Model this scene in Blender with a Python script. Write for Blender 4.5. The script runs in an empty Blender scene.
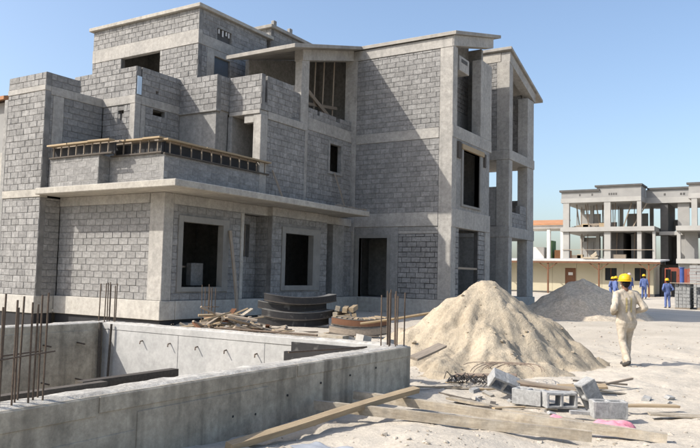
import bpy, bmesh, math, random
import numpy as np
from mathutils import Vector, Matrix

random.seed(7)
rng = np.random.default_rng(7)
SC = bpy.context.scene
COL = SC.collection
V3 = Vector

# ---------------------------------------------------------------- camera
cam_d = bpy.data.cameras.new('camera')
cam_d.sensor_width = 36.0
cam_d.lens = 37.04
cam_d.clip_end = 6000
cam_d.clip_start = 0.05
cam = bpy.data.objects.new('camera', cam_d)
COL.objects.link(cam)
PITCH, ROLL, YAW = 0.070147, 0.023157, 0.554272
_F = V3((0, math.cos(PITCH), math.sin(PITCH)))
_U0 = V3((0, -math.sin(PITCH), math.cos(PITCH)))
_R = math.cos(ROLL) * V3((1, 0, 0)) + math.sin(ROLL) * _U0
_U = -math.sin(ROLL) * V3((1, 0, 0)) + math.cos(ROLL) * _U0
_M = Matrix(((math.cos(YAW), -math.sin(YAW), 0), (math.sin(YAW), math.cos(YAW), 0), (0, 0, 1)))
_F, _R, _U = _M @ _F, _M @ _R, _M @ _U
cam.matrix_world = Matrix(((_R.x, _U.x, -_F.x, 0), (_R.y, _U.y, -_F.y, 0), (_R.z, _U.z, -_F.z, 0), (0, 0, 0, 1)))
SC.camera = cam
FWD = V3((-math.sin(YAW), math.cos(YAW), 0))
RGT = V3((math.cos(YAW), math.sin(YAW), 0))

# ---------------------------------------------------------------- light
SUN_EL = math.radians(40.6)
LX, LY = 0.70, 0.714                     # horizontal travel of the light
w = bpy.data.worlds.new('World')
SC.world = w
w.use_nodes = True
nt = w.node_tree
bg = nt.nodes['Background']
sky = nt.nodes.new('ShaderNodeTexSky')
sky.sky_type = 'NISHITA'
sky.sun_disc = False
sky.sun_elevation = SUN_EL
sky.sun_rotation = math.atan2(-LX, -LY)
sky.altitude = 0
sky.air_density = 1.0
sky.dust_density = 2.6
sky.ozone_density = 1.8
nt.links.new(sky.outputs[0], bg.inputs[0])
bg.inputs[1].default_value = 0.14
sd = bpy.data.lights.new('sun', 'SUN')
sd.energy = 3.6
sd.angle = math.radians(0.55)
sd.color = (1.0, 0.95, 0.87)
sun = bpy.data.objects.new('sun', sd)
COL.objects.link(sun)
_l = V3((LX, LY, -math.tan(SUN_EL) * math.hypot(LX, LY)))
sun.rotation_euler = _l.to_track_quat('-Z', 'Y').to_euler()
sun.location = (-30, -30, 40)
vs = SC.view_settings
vs.view_transform = 'Standard'
vs.look = 'None'
vs.gamma = 1
vs.exposure = 0.76
vs.use_curve_mapping = False

# ---------------------------------------------------------------- materials
MATS = {}

def mat(name, c1, c2=None, scale=1.2, detail=6, rough=0.9, bump=0.3, bscale=40, bdist=0.01, spots=None, isl=0.0,
        stretch=None, streak=None, metal=0.0, dirt=None, fine=0.0, fscale=11.0):
    """noise-mixed two colour surface with fine relief; isl varies the tone from piece to piece"""
    m = bpy.data.materials.new(name)
    m.use_nodes = True
    n = m.node_tree.nodes
    l = m.node_tree.links
    b = n['Principled BSDF']
    b.inputs['Roughness'].default_value = rough
    b.inputs['Metallic'].default_value = metal
    b.inputs['Specular IOR Level'].default_value = 0.25
    if c2 is None:
        c2 = tuple(x * 0.78 for x in c1)
    tc = n.new('ShaderNodeTexCoord')
    src = tc.outputs['Object']
    if stretch:
        mp = n.new('ShaderNodeMapping')
        mp.inputs['Scale'].default_value = stretch
        l.new(src, mp.inputs[0])
        src2 = mp.outputs[0]
    else:
        src2 = src
    nz = n.new('ShaderNodeTexNoise')
    nz.inputs['Scale'].default_value = scale
    nz.inputs['Detail'].default_value = detail
    nz.inputs['Roughness'].default_value = 0.62
    l.new(src2, nz.inputs['Vector'])
    rp = n.new('ShaderNodeValToRGB')
    rp.color_ramp.elements[0].position = 0.32
    rp.color_ramp.elements[1].position = 0.68
    rp.color_ramp.elements[0].color = (*c2, 1)
    rp.color_ramp.elements[1].color = (*c1, 1)
    l.new(nz.outputs[0], rp.inputs[0])
    colr = rp.outputs[0]
    if spots:                                   # (scale, threshold, colour, amount)
        s = n.new('ShaderNodeTexNoise')
        s.inputs['Scale'].default_value = spots[0]
        s.inputs['Detail'].default_value = 4
        l.new(src, s.inputs['Vector'])
        r2 = n.new('ShaderNodeMapRange')
        r2.inputs[1].default_value = spots[1]
        r2.inputs[2].default_value = spots[1] + 0.1
        r2.inputs[4].default_value = spots[3]
        l.new(s.outputs[0], r2.inputs[0])
        mx = n.new('ShaderNodeMix')
        mx.data_type = 'RGBA'
        l.new(r2.outputs[0], mx.inputs[0])
        l.new(colr, mx.inputs[6])
        mx.inputs[7].default_value = (*spots[2], 1)
        colr = mx.outputs[2]
    if streak:                                  # vertical runs of dirty water: (colour, amount)
        mp3 = n.new('ShaderNodeMapping')
        mp3.inputs['Scale'].default_value = (5.0, 5.0, 0.25)
        l.new(src, mp3.inputs[0])
        s = n.new('ShaderNodeTexNoise')
        s.inputs['Scale'].default_value = 1.0
        s.inputs['Detail'].default_value = 5
        l.new(mp3.outputs[0], s.inputs['Vector'])
        r2 = n.new('ShaderNodeMapRange')
        r2.inputs[1].default_value = 0.52
        r2.inputs[2].default_value = 0.72
        r2.inputs[4].default_value = streak[1]
        l.new(s.outputs[0], r2.inputs[0])
        mx = n.new('ShaderNodeMix')
        mx.data_type = 'RGBA'
        l.new(r2.outputs[0], mx.inputs[0])
        l.new(colr, mx.inputs[6])
        mx.inputs[7].default_value = (*streak[0], 1)
        colr = mx.outputs[2]
    if dirt:                                    # broad blotches plus fine specks: (colour, amount)
        s = n.new('ShaderNodeTexNoise')
        s.inputs['Scale'].default_value = 0.9
        s.inputs['Detail'].default_value = 12
        s.inputs['Roughness'].default_value = 0.78
        l.new(src, s.inputs['Vector'])
        r2 = n.new('ShaderNodeMapRange')
        r2.inputs[1].default_value = 0.47
        r2.inputs[2].default_value = 0.63
        r2.inputs[4].default_value = dirt[1]
        l.new(s.outputs[0], r2.inputs[0])
        mx = n.new('ShaderNodeMix')
        mx.data_type = 'RGBA'
        l.new(r2.outputs[0], mx.inputs[0])
        l.new(colr, mx.inputs[6])
        mx.inputs[7].default_value = (*dirt[0], 1)
        colr = mx.outputs[2]
    if fine > 0:
        s = n.new('ShaderNodeTexNoise')
        s.inputs['Scale'].default_value = fscale
        s.inputs['Detail'].default_value = 8
        s.inputs['Roughness'].default_value = 0.8
        l.new(src, s.inputs['Vector'])
        r2 = n.new('ShaderNodeMapRange')
        r2.inputs[1].default_value = 0.36
        r2.inputs[2].default_value = 0.64
        r2.inputs[3].default_value = 1 - fine
        r2.inputs[4].default_value = 1 + fine * 0.7
        l.new(s.outputs[0], r2.inputs[0])
        ml = n.new('ShaderNodeVectorMath')
        ml.operation = 'SCALE'
        l.new(colr, ml.inputs[0])
        l.new(r2.outputs[0], ml.inputs[3])
        colr = ml.outputs[0]
    if isl > 0:
        ge = n.new('ShaderNodeNewGeometry')
        oi = n.new('ShaderNodeObjectInfo')
        ad = n.new('ShaderNodeMath')
        ad.operation = 'ADD'
        l.new(ge.outputs['Random Per Island'], ad.inputs[0])
        l.new(oi.outputs['Random'], ad.inputs[1])
        fr = n.new('ShaderNodeMath')
        fr.operation = 'FRACT'
        l.new(ad.outputs[0], fr.inputs[0])
        mr = n.new('ShaderNodeMapRange')
        mr.inputs[3].default_value = 1 - isl
        mr.inputs[4].default_value = 1 + isl
        l.new(fr.outputs[0], mr.inputs[0])
        ml = n.new('ShaderNodeVectorMath')
        ml.operation = 'SCALE'
        l.new(colr, ml.inputs[0])
        l.new(mr.outputs[0], ml.inputs[3])
        colr = ml.outputs[0]
    l.new(colr, b.inputs['Base Color'])
    if bump > 0:
        bn = n.new('ShaderNodeTexNoise')
        bn.inputs['Scale'].default_value = bscale
        bn.inputs['Detail'].default_value = 5
        bn.inputs['Roughness'].default_value = 0.7
        l.new(src2, bn.inputs['Vector'])
        bp = n.new('ShaderNodeBump')
        bp.inputs['Strength'].default_value = bump
        bp.inputs['Distance'].default_value = bdist
        l.new(bn.outputs[0], bp.inputs['Height'])
        l.new(bp.outputs[0], b.inputs['Normal'])
    MATS[name] = m
    return m

mat('block', (0.285, 0.277, 0.264), (0.212, 0.206, 0.198), scale=3.5, bump=0.55, bscale=60, bdist=0.016, isl=0.13, fine=0.34, fscale=9,
    spots=(0.9, 0.60, (0.37, 0.36, 0.34), 0.5), rough=0.95, dirt=((0.17, 0.165, 0.158), 0.42), streak=((0.36, 0.35, 0.33), 0.35))
mat('mortar', (0.25, 0.242, 0.23), (0.115, 0.112, 0.107), scale=2.2, bump=0.6, bscale=50, bdist=0.012)
mat('open_joint', (0.085, 0.082, 0.08), (0.06, 0.058, 0.056), scale=6)
mat('concrete', (0.405, 0.382, 0.345), (0.30, 0.285, 0.262), fine=0.22, fscale=7, scale=1.3, bump=0.25, bscale=30, bdist=0.008,
    spots=(2.6, 0.63, (0.27, 0.26, 0.245), 0.55), streak=((0.25, 0.24, 0.22), 0.6), dirt=((0.26, 0.25, 0.23), 0.55))
mat('slab_concrete', (0.43, 0.40, 0.345), (0.325, 0.302, 0.265), fine=0.2, fscale=7, scale=1.6, bump=0.25, bscale=30, bdist=0.008,
    spots=(3.5, 0.64, (0.28, 0.265, 0.24), 0.5), streak=((0.30, 0.28, 0.25), 0.5), dirt=((0.27, 0.255, 0.225), 0.5))
mat('plinth_concrete', (0.45, 0.425, 0.38), (0.36, 0.34, 0.305), fine=0.2, fscale=7, scale=1.8, bump=0.25, bscale=26, bdist=0.008,
    spots=(3.0, 0.64, (0.30, 0.28, 0.25), 0.55), streak=((0.3, 0.28, 0.25), 0.5), dirt=((0.30, 0.28, 0.245), 0.5))
mat('surround', (0.265, 0.255, 0.232), (0.20, 0.192, 0.178), scale=2.2, bump=0.3, bscale=35, streak=((0.2, 0.19, 0.175), 0.4))
mat('render_coat', (0.30, 0.29, 0.272), (0.225, 0.22, 0.208), fine=0.28, fscale=8, scale=2.2, bump=0.3, bscale=35, streak=((0.19, 0.185, 0.175), 0.55), dirt=((0.19, 0.185, 0.175), 0.5))
mat('roof_slab', (0.36, 0.335, 0.295), (0.24, 0.225, 0.205), scale=2.0, bump=0.3, bscale=24, streak=((0.2, 0.19, 0.17), 0.4), dirt=((0.17, 0.16, 0.145), 0.5))
mat('bitumen', (0.028, 0.028, 0.03), (0.018, 0.018, 0.02), scale=4, bump=0.4, bscale=18, rough=0.7)
mat('basement_concrete', (0.49, 0.435, 0.345), (0.345, 0.30, 0.23), fine=0.22, fscale=9, scale=0.7, bump=0.22, bscale=26, bdist=0.006,
    spots=(5.0, 0.66, (0.19, 0.185, 0.18), 0.6), streak=((0.17, 0.148, 0.115), 0.9), dirt=((0.20, 0.178, 0.14), 0.85))
mat('basement_pale', (0.43, 0.42, 0.40), (0.345, 0.34, 0.325), fine=0.15, fscale=9, scale=1.4, bump=0.2, bscale=26, bdist=0.006,
    spots=(4.0, 0.66, (0.32, 0.32, 0.315), 0.5), streak=((0.32, 0.32, 0.31), 0.5), dirt=((0.33, 0.325, 0.31), 0.45))
mat('laitance', (0.52, 0.495, 0.445), (0.33, 0.31, 0.275), fine=0.3, fscale=14, dirt=((0.27, 0.25, 0.22), 0.6), scale=6, bump=0.6, bscale=30, bdist=0.02)
mat('sand_ground', (0.50, 0.45, 0.375), (0.405, 0.36, 0.295), fine=0.16, fscale=16, scale=0.55, detail=9, bump=0.55, bscale=22, bdist=0.03,
    spots=(7.0, 0.62, (0.34, 0.29, 0.225), 0.45), rough=1.0)
mat('pile_sand', (0.44, 0.375, 0.28), (0.345, 0.288, 0.21), fine=0.2, fscale=14, dirt=((0.32, 0.27, 0.20), 0.4), scale=1.6, detail=9, bump=0.8, bscale=26, bdist=0.035,
    spots=(9.0, 0.61, (0.30, 0.235, 0.16), 0.5), rough=1.0)
mat('gravel', (0.66, 0.555, 0.425), (0.53, 0.445, 0.335), fine=0.3, fscale=10, scale=2.5, detail=9, bump=0.9, bscale=22, bdist=0.05,
    spots=(14.0, 0.6, (0.46, 0.42, 0.37), 0.4), rough=1.0)
mat('pebble', (0.42, 0.37, 0.30), (0.30, 0.265, 0.22), scale=8, isl=0.35)
mat('timber', (0.38, 0.295, 0.19), (0.27, 0.205, 0.13), scale=3.0, stretch=(1, 12, 12), bump=0.35, bscale=10, isl=0.14,
    spots=(4, 0.64, (0.2, 0.15, 0.1), 0.5))
mat('timber_pale', (0.40, 0.345, 0.265), (0.27, 0.225, 0.165), fine=0.3, fscale=6, dirt=((0.40, 0.375, 0.33), 0.5), scale=2.5, stretch=(1, 10, 10), bump=0.4, bscale=9, isl=0.12,
    spots=(3, 0.62, (0.30, 0.27, 0.22), 0.55))
mat('timber_grey', (0.30, 0.25, 0.195), (0.2, 0.165, 0.13), scale=3.0, stretch=(1, 12, 12), bump=0.35, bscale=10, isl=0.25)
mat('timber_dark', (0.10, 0.085, 0.07), (0.06, 0.052, 0.045), scale=3.0, stretch=(1, 10, 10), bump=0.35, bscale=10, isl=0.2)
mat('rebar', (0.135, 0.10, 0.075), (0.085, 0.065, 0.05), scale=30, bump=0.5, bscale=120, bdist=0.003, rough=0.75, metal=0.3)
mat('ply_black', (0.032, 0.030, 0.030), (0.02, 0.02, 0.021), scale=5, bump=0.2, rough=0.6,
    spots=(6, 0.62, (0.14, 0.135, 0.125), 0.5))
mat('ply_edge', (0.17, 0.165, 0.155), (0.10, 0.097, 0.092), scale=8, bump=0.3)
mat('steel_pipe', (0.26, 0.20, 0.155), (0.18, 0.14, 0.11), scale=9, bump=0.2, rough=0.7, metal=0.3)
mat('dark_wire', (0.06, 0.055, 0.05), None, scale=9, rough=0.7)
mat('pale_blue', (0.55, 0.68, 0.80), (0.48, 0.60, 0.72), scale=3, bump=0.05)
mat('door_leaf', (0.10, 0.125, 0.155), (0.08, 0.10, 0.125), scale=2, bump=0.1, rough=0.6)
mat('hollow_block', (0.36, 0.358, 0.345), (0.27, 0.268, 0.26), fine=0.3, fscale=22, dirt=((0.21, 0.208, 0.2), 0.5), scale=6, bump=0.6, bscale=70, bdist=0.006, isl=0.08)
mat('villa_concrete', (0.37, 0.36, 0.335), (0.30, 0.292, 0.275), scale=0.6, bump=0.1, bscale=8,
    spots=(0.8, 0.62, (0.3, 0.29, 0.275), 0.5))
mat('villa_block', (0.30, 0.293, 0.278), (0.245, 0.24, 0.23), scale=0.8, bump=0.1, bscale=8, isl=0.08)
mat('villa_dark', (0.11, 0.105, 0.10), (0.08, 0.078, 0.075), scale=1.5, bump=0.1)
mat('cream_panel', (0.46, 0.415, 0.30), (0.41, 0.37, 0.265), scale=0.8, bump=0.03, rough=0.6)
mat('white_roof', (0.52, 0.50, 0.465), (0.42, 0.405, 0.38), scale=1.5, bump=0.1, rough=0.6)
mat('brown_paint', (0.17, 0.08, 0.042), (0.125, 0.06, 0.034), scale=3, bump=0.1, rough=0.6)
mat('paper', (0.7, 0.69, 0.66), None, scale=5, bump=0)
mat('glass_dark', (0.03, 0.033, 0.036), None, scale=2, bump=0, rough=0.12)
mat('red_panel', (0.30, 0.075, 0.045), (0.22, 0.06, 0.038), scale=1.2, bump=0.1, rough=0.6, isl=0.1)
mat('blue_paint', (0.05, 0.085, 0.26), None, scale=3, bump=0.05, rough=0.5)
mat('clay_tile', (0.40, 0.20, 0.10), (0.30, 0.15, 0.08), scale=1.2, bump=0.2, isl=0.1)
mat('white_wall', (0.66, 0.64, 0.60), None, scale=0.6, bump=0.05)
mat('far_green', (0.14, 0.24, 0.11), None, scale=2, bump=0.05)
mat('pink_cloth', (0.66, 0.26, 0.31), (0.55, 0.20, 0.25), scale=9, bump=0.4)
mat('plastic_sheet', (0.30, 0.32, 0.35), (0.24, 0.255, 0.28), scale=6, bump=0.3, rough=0.5)
mat('cloth_cream', (0.50, 0.44, 0.355), (0.37, 0.315, 0.245), fine=0.15, fscale=9, scale=7, bump=0.35, bscale=22, bdist=0.02,
    spots=(6, 0.60, (0.40, 0.32, 0.2), 0.5))
mat('cloth_blue', (0.115, 0.155, 0.33), (0.085, 0.12, 0.26), scale=7, bump=0.35, bscale=18, bdist=0.02)
mat('skin', (0.17, 0.088, 0.055), None, scale=9, bump=0.1, rough=0.6)
mat('hair', (0.014, 0.012, 0.011), None, scale=20, bump=0.3)
mat('boot', (0.07, 0.065, 0.06), None, scale=9, bump=0.2, rough=0.7)
mat('helmet_yellow', (0.72, 0.43, 0.018), (0.66, 0.39, 0.016), scale=3, bump=0.02, rough=0.4)
mat('helmet_white', (0.70, 0.55, 0.53), None, scale=3, bump=0.02, rough=0.4)
mat('vest_yellow', (0.40, 0.335, 0.16), (0.30, 0.24, 0.12), scale=14, bump=0.2)

# ---------------------------------------------------------------- helpers
def tag(o, label=None, cat=None, group=None, kind=None):
    if label: o['label'] = label
    if cat: o['category'] = cat
    if group: o['group'] = group
    if kind: o['kind'] = kind
    return o

def parent(o, p):
    if p is None:
        return
    o.parent = p
    o.matrix_parent_inverse = (Matrix.Translation(p.location) if p.type == 'EMPTY' and p.parent is None else Matrix()).inverted()

def thing(name, loc, label, cat, group=None):
    o = bpy.data.objects.new(name, None)
    o.empty_display_size = 0.3
    COL.objects.link(o)
    o.location = loc
    tag(o, label, cat, group)
    return o

class MB:
    def __init__(self):
        self.v = []
        self.f = []

    def quads(self, vs, fs):
        b = len(self.v)
        self.v += [tuple(x) for x in vs]
        self.f += [tuple(b + i for i in q) for q in fs]
        return self

    def box(self, x0, x1, y0, y1, z0, z1):
        x0, x1 = sorted((x0, x1)); y0, y1 = sorted((y0, y1)); z0, z1 = sorted((z0, z1))
        return self.quads([(x0, y0, z0), (x1, y0, z0), (x1, y1, z0), (x0, y1, z0), (x0, y0, z1), (x1, y0, z1), (x1, y1, z1), (x0, y1, z1)],
                          [(0, 3, 2, 1), (4, 5, 6, 7), (0, 1, 5, 4), (1, 2, 6, 5), (2, 3, 7, 6), (3, 0, 4, 7)])

    def pbox(self, x0, x1, y0, y1, za0, za1, zb0, zb1):
        """box whose bottom / top run from (za0, za1) at y0 to (zb0, zb1) at y1"""
        return self.quads([(x0, y0, za0), (x1, y0, za0), (x1, y1, zb0), (x0, y1, zb0), (x0, y0, za1), (x1, y0, za1), (x1, y1, zb1), (x0, y1, zb1)],
                          [(0, 3, 2, 1), (4, 5, 6, 7), (0, 1, 5, 4), (1, 2, 6, 5), (2, 3, 7, 6), (3, 0, 4, 7)])

    def obox(self, c, ax, ay, az):
        """box by centre and three half-axis vectors"""
        c, ax, ay, az = V3(c), V3(ax), V3(ay), V3(az)
        vs = [c + sx * ax + sy * ay + sz * az for sz in (-1, 1) for sx, sy in ((-1, -1), (1, -1), (1, 1), (-1, 1))]
        return self.quads(vs, [(0, 3, 2, 1), (4, 5, 6, 7), (0, 1, 5, 4), (1, 2, 6, 5), (2, 3, 7, 6), (3, 0, 4, 7)])

    def beam(self, a, b, w, h, roll=0.0):
        """rectangular bar from a to b, w wide, h high"""
        a, b = V3(a), V3(b)
        d = (b - a)
        L = d.length
        d.normalize()
        s = d.cross(V3((0, 0, 1)))
        if s.length < 1e-4: s = V3((1, 0, 0))
        s.normalize()
        u = s.cross(d)
        if roll:
            s, u = s * math.cos(roll) + u * math.sin(roll), u * math.cos(roll) - s * math.sin(roll)
        return self.obox((a + b) / 2, d * L / 2, s * w / 2, u * h / 2)

    def tube(self, pts, r, n=7):
        pts = [V3(q) for q in pts]
        b = len(self.v)
        for i, q in enumerate(pts):
            d = (pts[min(i + 1, len(pts) - 1)] - pts[max(i - 1, 0)]).normalized()
            s = d.cross(V3((0, 0, 1)))
            if s.length < 1e-3: s = V3((1, 0, 0))
            s.normalize()
            u = s.cross(d)
            rr = r[i] if isinstance(r, (list, tuple)) else r
            for k in range(n):
                a = 2 * math.pi * k / n
                self.v.append(tuple(q + (s * math.cos(a) + u * math.sin(a)) * rr))
        for i in range(len(pts) - 1):
            for k in range(n):
                k2 = (k + 1) % n
                self.f.append((b + i * n + k, b + i * n + k2, b + (i + 1) * n + k2, b + (i + 1) * n + k))
        self.f.append(tuple(b + k for k in reversed(range(n))))
        self.f.append(tuple(b + (len(pts) - 1) * n + k for k in range(n)))
        return self

    def build(self, name, m, par=None, bevel=0.0, smooth=False, rough=0.0):
        me = bpy.data.meshes.new(name)
        me.from_pydata(self.v, [], self.f)
        bm = bmesh.new()
        bm.from_mesh(me)
        if bevel > 0:
            bmesh.ops.bevel(bm, geom=list(bm.edges), offset=bevel, segments=1, affect='EDGES', clamp_overlap=True)
        bmesh.ops.recalc_face_normals(bm, faces=list(bm.faces))
        if smooth:
            for f_ in bm.faces: f_.smooth = True
        bm.to_mesh(me)
        bm.free()
        me.materials.append(MATS[m] if isinstance(m, str) else m)
        o = bpy.data.objects.new(name, me)
        COL.objects.link(o)
        parent(o, par)
        return o

def vnoise(x, y, seed=0):
    """smooth lattice noise, arrays in, about -1..1"""
    xi, yi = np.floor(x).astype(np.int64), np.floor(y).astype(np.int64)
    fx, fy = x - xi, y - yi
    fx, fy = fx * fx * (3 - 2 * fx), fy * fy * (3 - 2 * fy)
    def h(a, b):
        n = (a * 374761393 + b * 668265263 + seed * 1442695041) & 0x7fffffff
        n = ((n ^ (n >> 13)) * 1274126177) & 0x7fffffff
        n = n ^ (n >> 16)
        return (n & 0xffff) / 32767.5 - 1
    return (h(xi, yi) * (1 - fx) + h(xi + 1, yi) * fx) * (1 - fy) + (h(xi, yi + 1) * (1 - fx) + h(xi + 1, yi + 1) * fx) * fy

def fbm(x, y, oct=4, seed=0, gain=0.5):
    s, a = 0, 1.0
    for i in range(oct):
        s = s + a * vnoise(x * 2 ** i, y * 2 ** i, seed + i * 17)
        a *= gain
    return s

def sstep(a, b, t):
    t = np.clip((t - a) / (b - a), 0, 1)
    return t * t * (3 - 2 * t)

def ground_base(x, y):
    d = x * FWD.x + y * FWD.y
    z = -1.65 + 0.07 * sstep(15, 30, d) + 0.47 * sstep(42, 58, d)
    # low strip beside the plinth on the left and slightly raised fill along the house
    z = z - 0.55 * sstep(-14.6, -15.6, x) * sstep(15.6, 14.6, y) * sstep(9.0, 10.5, y)
    z = z + 0.12 * sstep(-8, -10.5, x) * sstep(9.0, 11.5, y) * sstep(40, 30, y)
    return z

def ground_h(x, y):
    d = np.hypot(x, y)
    near = np.clip(1.6 - d / 22, 0.12, 1)
    z = ground_base(x, y)
    z = z + 0.05 * fbm(x * 0.5, y * 0.5, 3, 3) + near * (0.026 * fbm(x * 2.3, y * 2.3, 5, 11, 0.62))
    z = z + (dents(x, y) if x.ndim == 2 or x.size == 1 else 0)
    # churned heap at the camera's feet, left of centre
    z = z + 0.10 * np.exp(-(((x + 3.2) / 1.3) ** 2 + ((y - 6.6) / 0.9) ** 2))
    return z

_D = np.array([(r_ * RGT.x + d_ * FWD.x, r_ * RGT.y + d_ * FWD.y, a_, h_) for r_, d_, a_, h_ in zip(
    rng.uniform(-1.5, 8.0, 420), 5.5 + 12 * rng.random(420) ** 1.3, rng.uniform(0, 3.14, 420), rng.uniform(.012, .04, 420))])

def dents(x, y):
    """footprints and scuffs pressed into the sand"""
    out = np.zeros_like(x)
    if x.size == 1:
        dx, dy = x.ravel()[0] - _D[:, 0], y.ravel()[0] - _D[:, 1]
        k = np.exp(-((dx * np.cos(_D[:, 2]) + dy * np.sin(_D[:, 2])) / .14) ** 2 - ((dy * np.cos(_D[:, 2]) - dx * np.sin(_D[:, 2])) / .07) ** 2)
        return out - (k * _D[:, 3]).sum()
    for cx_, cy_, a_, h_ in _D:
        i0, i1 = np.searchsorted(x[0], (cx_ - .4, cx_ + .4)); j0, j1 = np.searchsorted(y[:, 0], (cy_ - .4, cy_ + .4))
        if i1 <= i0 or j1 <= j0: continue
        dx, dy = x[j0:j1, i0:i1] - cx_, y[j0:j1, i0:i1] - cy_
        u, v = (dx * np.cos(a_) + dy * np.sin(a_)), (dy * np.cos(a_) - dx * np.sin(a_))
        out[j0:j1, i0:i1] -= h_ * (np.exp(-(u / .14) ** 2 - (v / .07) ** 2) - .35 * np.exp(-(u / .2) ** 2 - (v / .13) ** 2))
    return out

def gz(x, y):
    return float(ground_h(np.array([float(x)]), np.array([float(y)]))[0])

# ---------------------------------------------------------------- ground
PIT = (-11.25, -4.83, -6.0, 9.35)          # hole in the ground for the basement

def axis_lines(f0, f1, fine, far0, far1, extra):
    L = list(np.arange(f0, f1 + 1e-6, fine))
    step, c = fine, f1
    while c < far1:
        step *= 1.22
        c += step
        L.append(c)
    step, c = fine, f0
    while c > far0:
        step *= 1.22
        c -= step
        L.append(c)
    L = sorted(L)
    for e in extra:
        i = int(np.argmin([abs(a - e) for a in L]))
        L[i] = e
    return np.array(sorted(set(L)))

gx = axis_lines(-9.0, 2.5, 0.07, -2500, 2500, PIT[:2])
gy = axis_lines(4.5, 19.0, 0.07, -900, 3500, PIT[2:])
GX, GY = np.meshgrid(gx, gy, indexing='xy')
GZ = ground_h(GX, GY)
nx, ny = len(gx), len(gy)
idx = np.arange(nx * ny).reshape(ny, nx)
cxm = (gx[:-1] + gx[1:]) / 2
cym = (gy[:-1] + gy[1:]) / 2
CX, CY = np.meshgrid(cxm, cym, indexing='xy')
keep = ~((CX > PIT[0]) & (CX < PIT[1]) & (CY > PIT[2]) & (CY < PIT[3]))
q = np.stack([idx[:-1, :-1], idx[:-1, 1:], idx[1:, 1:], idx[1:, :-1]], -1)[keep]
me = bpy.data.meshes.new('ground')
me.from_pydata(np.stack([GX.ravel(), GY.ravel(), GZ.ravel()], -1).tolist(), [], q.tolist())
me.polygons.foreach_set('use_smooth', [True] * len(me.polygons))
me.materials.append(MATS['sand_ground'])
ground = bpy.data.objects.new('ground', me)
COL.objects.link(ground)
tag(ground, kind='structure')

# ---------------------------------------------------------------- masonry
BLOCKS = []          # every visible block of the big house: (panel object, centre, along, out, width, height)

def panel_cells(a0, a1, z0, z1, openings):
    xs = sorted({a0, a1, *[min(max(o[0], a0), a1) for o in openings], *[min(max(o[1], a0), a1) for o in openings]})
    zs = sorted({z0, z1, *[min(max(o[2], z0), z1) for o in openings], *[min(max(o[3], z0), z1) for o in openings]})
    for i in range(len(xs) - 1):
        for j in range(len(zs) - 1):
            cx, cz = (xs[i] + xs[i + 1]) / 2, (zs[j] + zs[j + 1]) / 2
            if not any(o[0] < cx < o[1] and o[2] < cz < o[3] for o in openings):
                yield xs[i], xs[i + 1], zs[j], zs[j + 1]

def wall(par, axis, c, a0, a1, z0, z1, openings=(), thick=0.2, m='mortar', blocks=True, name='block_wall', deep=0.016, start=0.0,
         drop=0.0, vert=False):
    """axis 'Y': plane y = c facing -Y, running along X; axis 'X': plane x = c facing +X, running along Y"""
    mb = MB()
    back = deep if blocks else 0.0
    for u0, u1, v0, v1 in panel_cells(a0, a1, z0, z1, openings):
        if axis == 'Y':
            mb.box(u0, u1, c + back, c + thick, v0, v1)
        else:
            mb.box(c - thick, c - back, u0, u1, v0, v1)
    o = mb.build(name, m, par)
    if not blocks:
        return o
    J = 0.013 if deep < 0.02 else 0.02
    row = 0
    z = z0
    while z < z1 - 0.03:
        zt = min(z + 0.2, z1)
        if z1 - zt < 0.06: zt = z1
        u = a0 - (0.2 if row % 2 else 0.0) - start - random.uniform(0, 0.06)
        while u < a1:
            L = 0.4 + random.uniform(-0.012, 0.012)
            s0, s1 = max(u, a0), min(u + L, a1)
            segs = [(s0, s1)]
            for op in openings:                         # trim at openings
                if op[3] > z + 0.05 and op[2] < zt - 0.05:
                    ns = []
                    for p0, p1 in segs:
                        if op[1] <= p0 or op[0] >= p1:
                            ns.append((p0, p1))
                        else:
                            if op[0] > p0: ns.append((p0, op[0]))
                            if op[1] < p1: ns.append((op[1], p1))
                    segs = ns
            for p0, p1 in segs:
                zz0, zz1 = z, zt
                for op in openings:
                    if op[0] < (p0 + p1) / 2 < op[1]:
                        if z < op[3] <= zt and op[2] <= z: zz0 = op[3]
                        if z <= op[2] < zt and op[3] >= zt: zz1 = op[2]
                if p1 - p0 > 0.05 and zz1 - zz0 > 0.05:
                    bw, bh = p1 - p0 - J * random.uniform(.35, 1.7), zz1 - zz0 - J * random.uniform(.35, 1.5)
                    um, zm = (p0 + p1) / 2, (zz0 + zz1) / 2 + random.uniform(-0.003, 0.003)
                    proud = random.uniform(-0.003, 0.004)
                    if random.random() < drop: proud = -0.006
                    if axis == 'Y':
                        BLOCKS.append((o, V3((um, c - proud, zm)), V3((1, 0, 0)), V3((0, -1, 0)), bw, bh, deep))
                    else:
                        BLOCKS.append((o, V3((c + proud, um, zm)), V3((0, 1, 0)), V3((1, 0, 0)), bw, bh, deep))
            u += L
        z = zt
        row += 1
    return o

def cbox(par, name, m, *b, bevel=0.012):
    return MB().box(*b).build(name, m, par, bevel=bevel)

# ---------------------------------------------------------------- the big unfinished house
H = thing('unfinished_house', (-15.0, 20.0, -1.6),
          'large unfinished grey concrete block house with stepped terraces, filling the left half', 'house')
G0, B1, S0, S1, C2, F2 = -0.87, 1.96, 2.25, 2.45, 5.52, 5.78

def col(*b, m='concrete', name='column'):
    return cbox(H, name, m, *b)

def bm_(*b, m='concrete', name='beam'):
    return cbox(H, name, m, *b)

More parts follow.
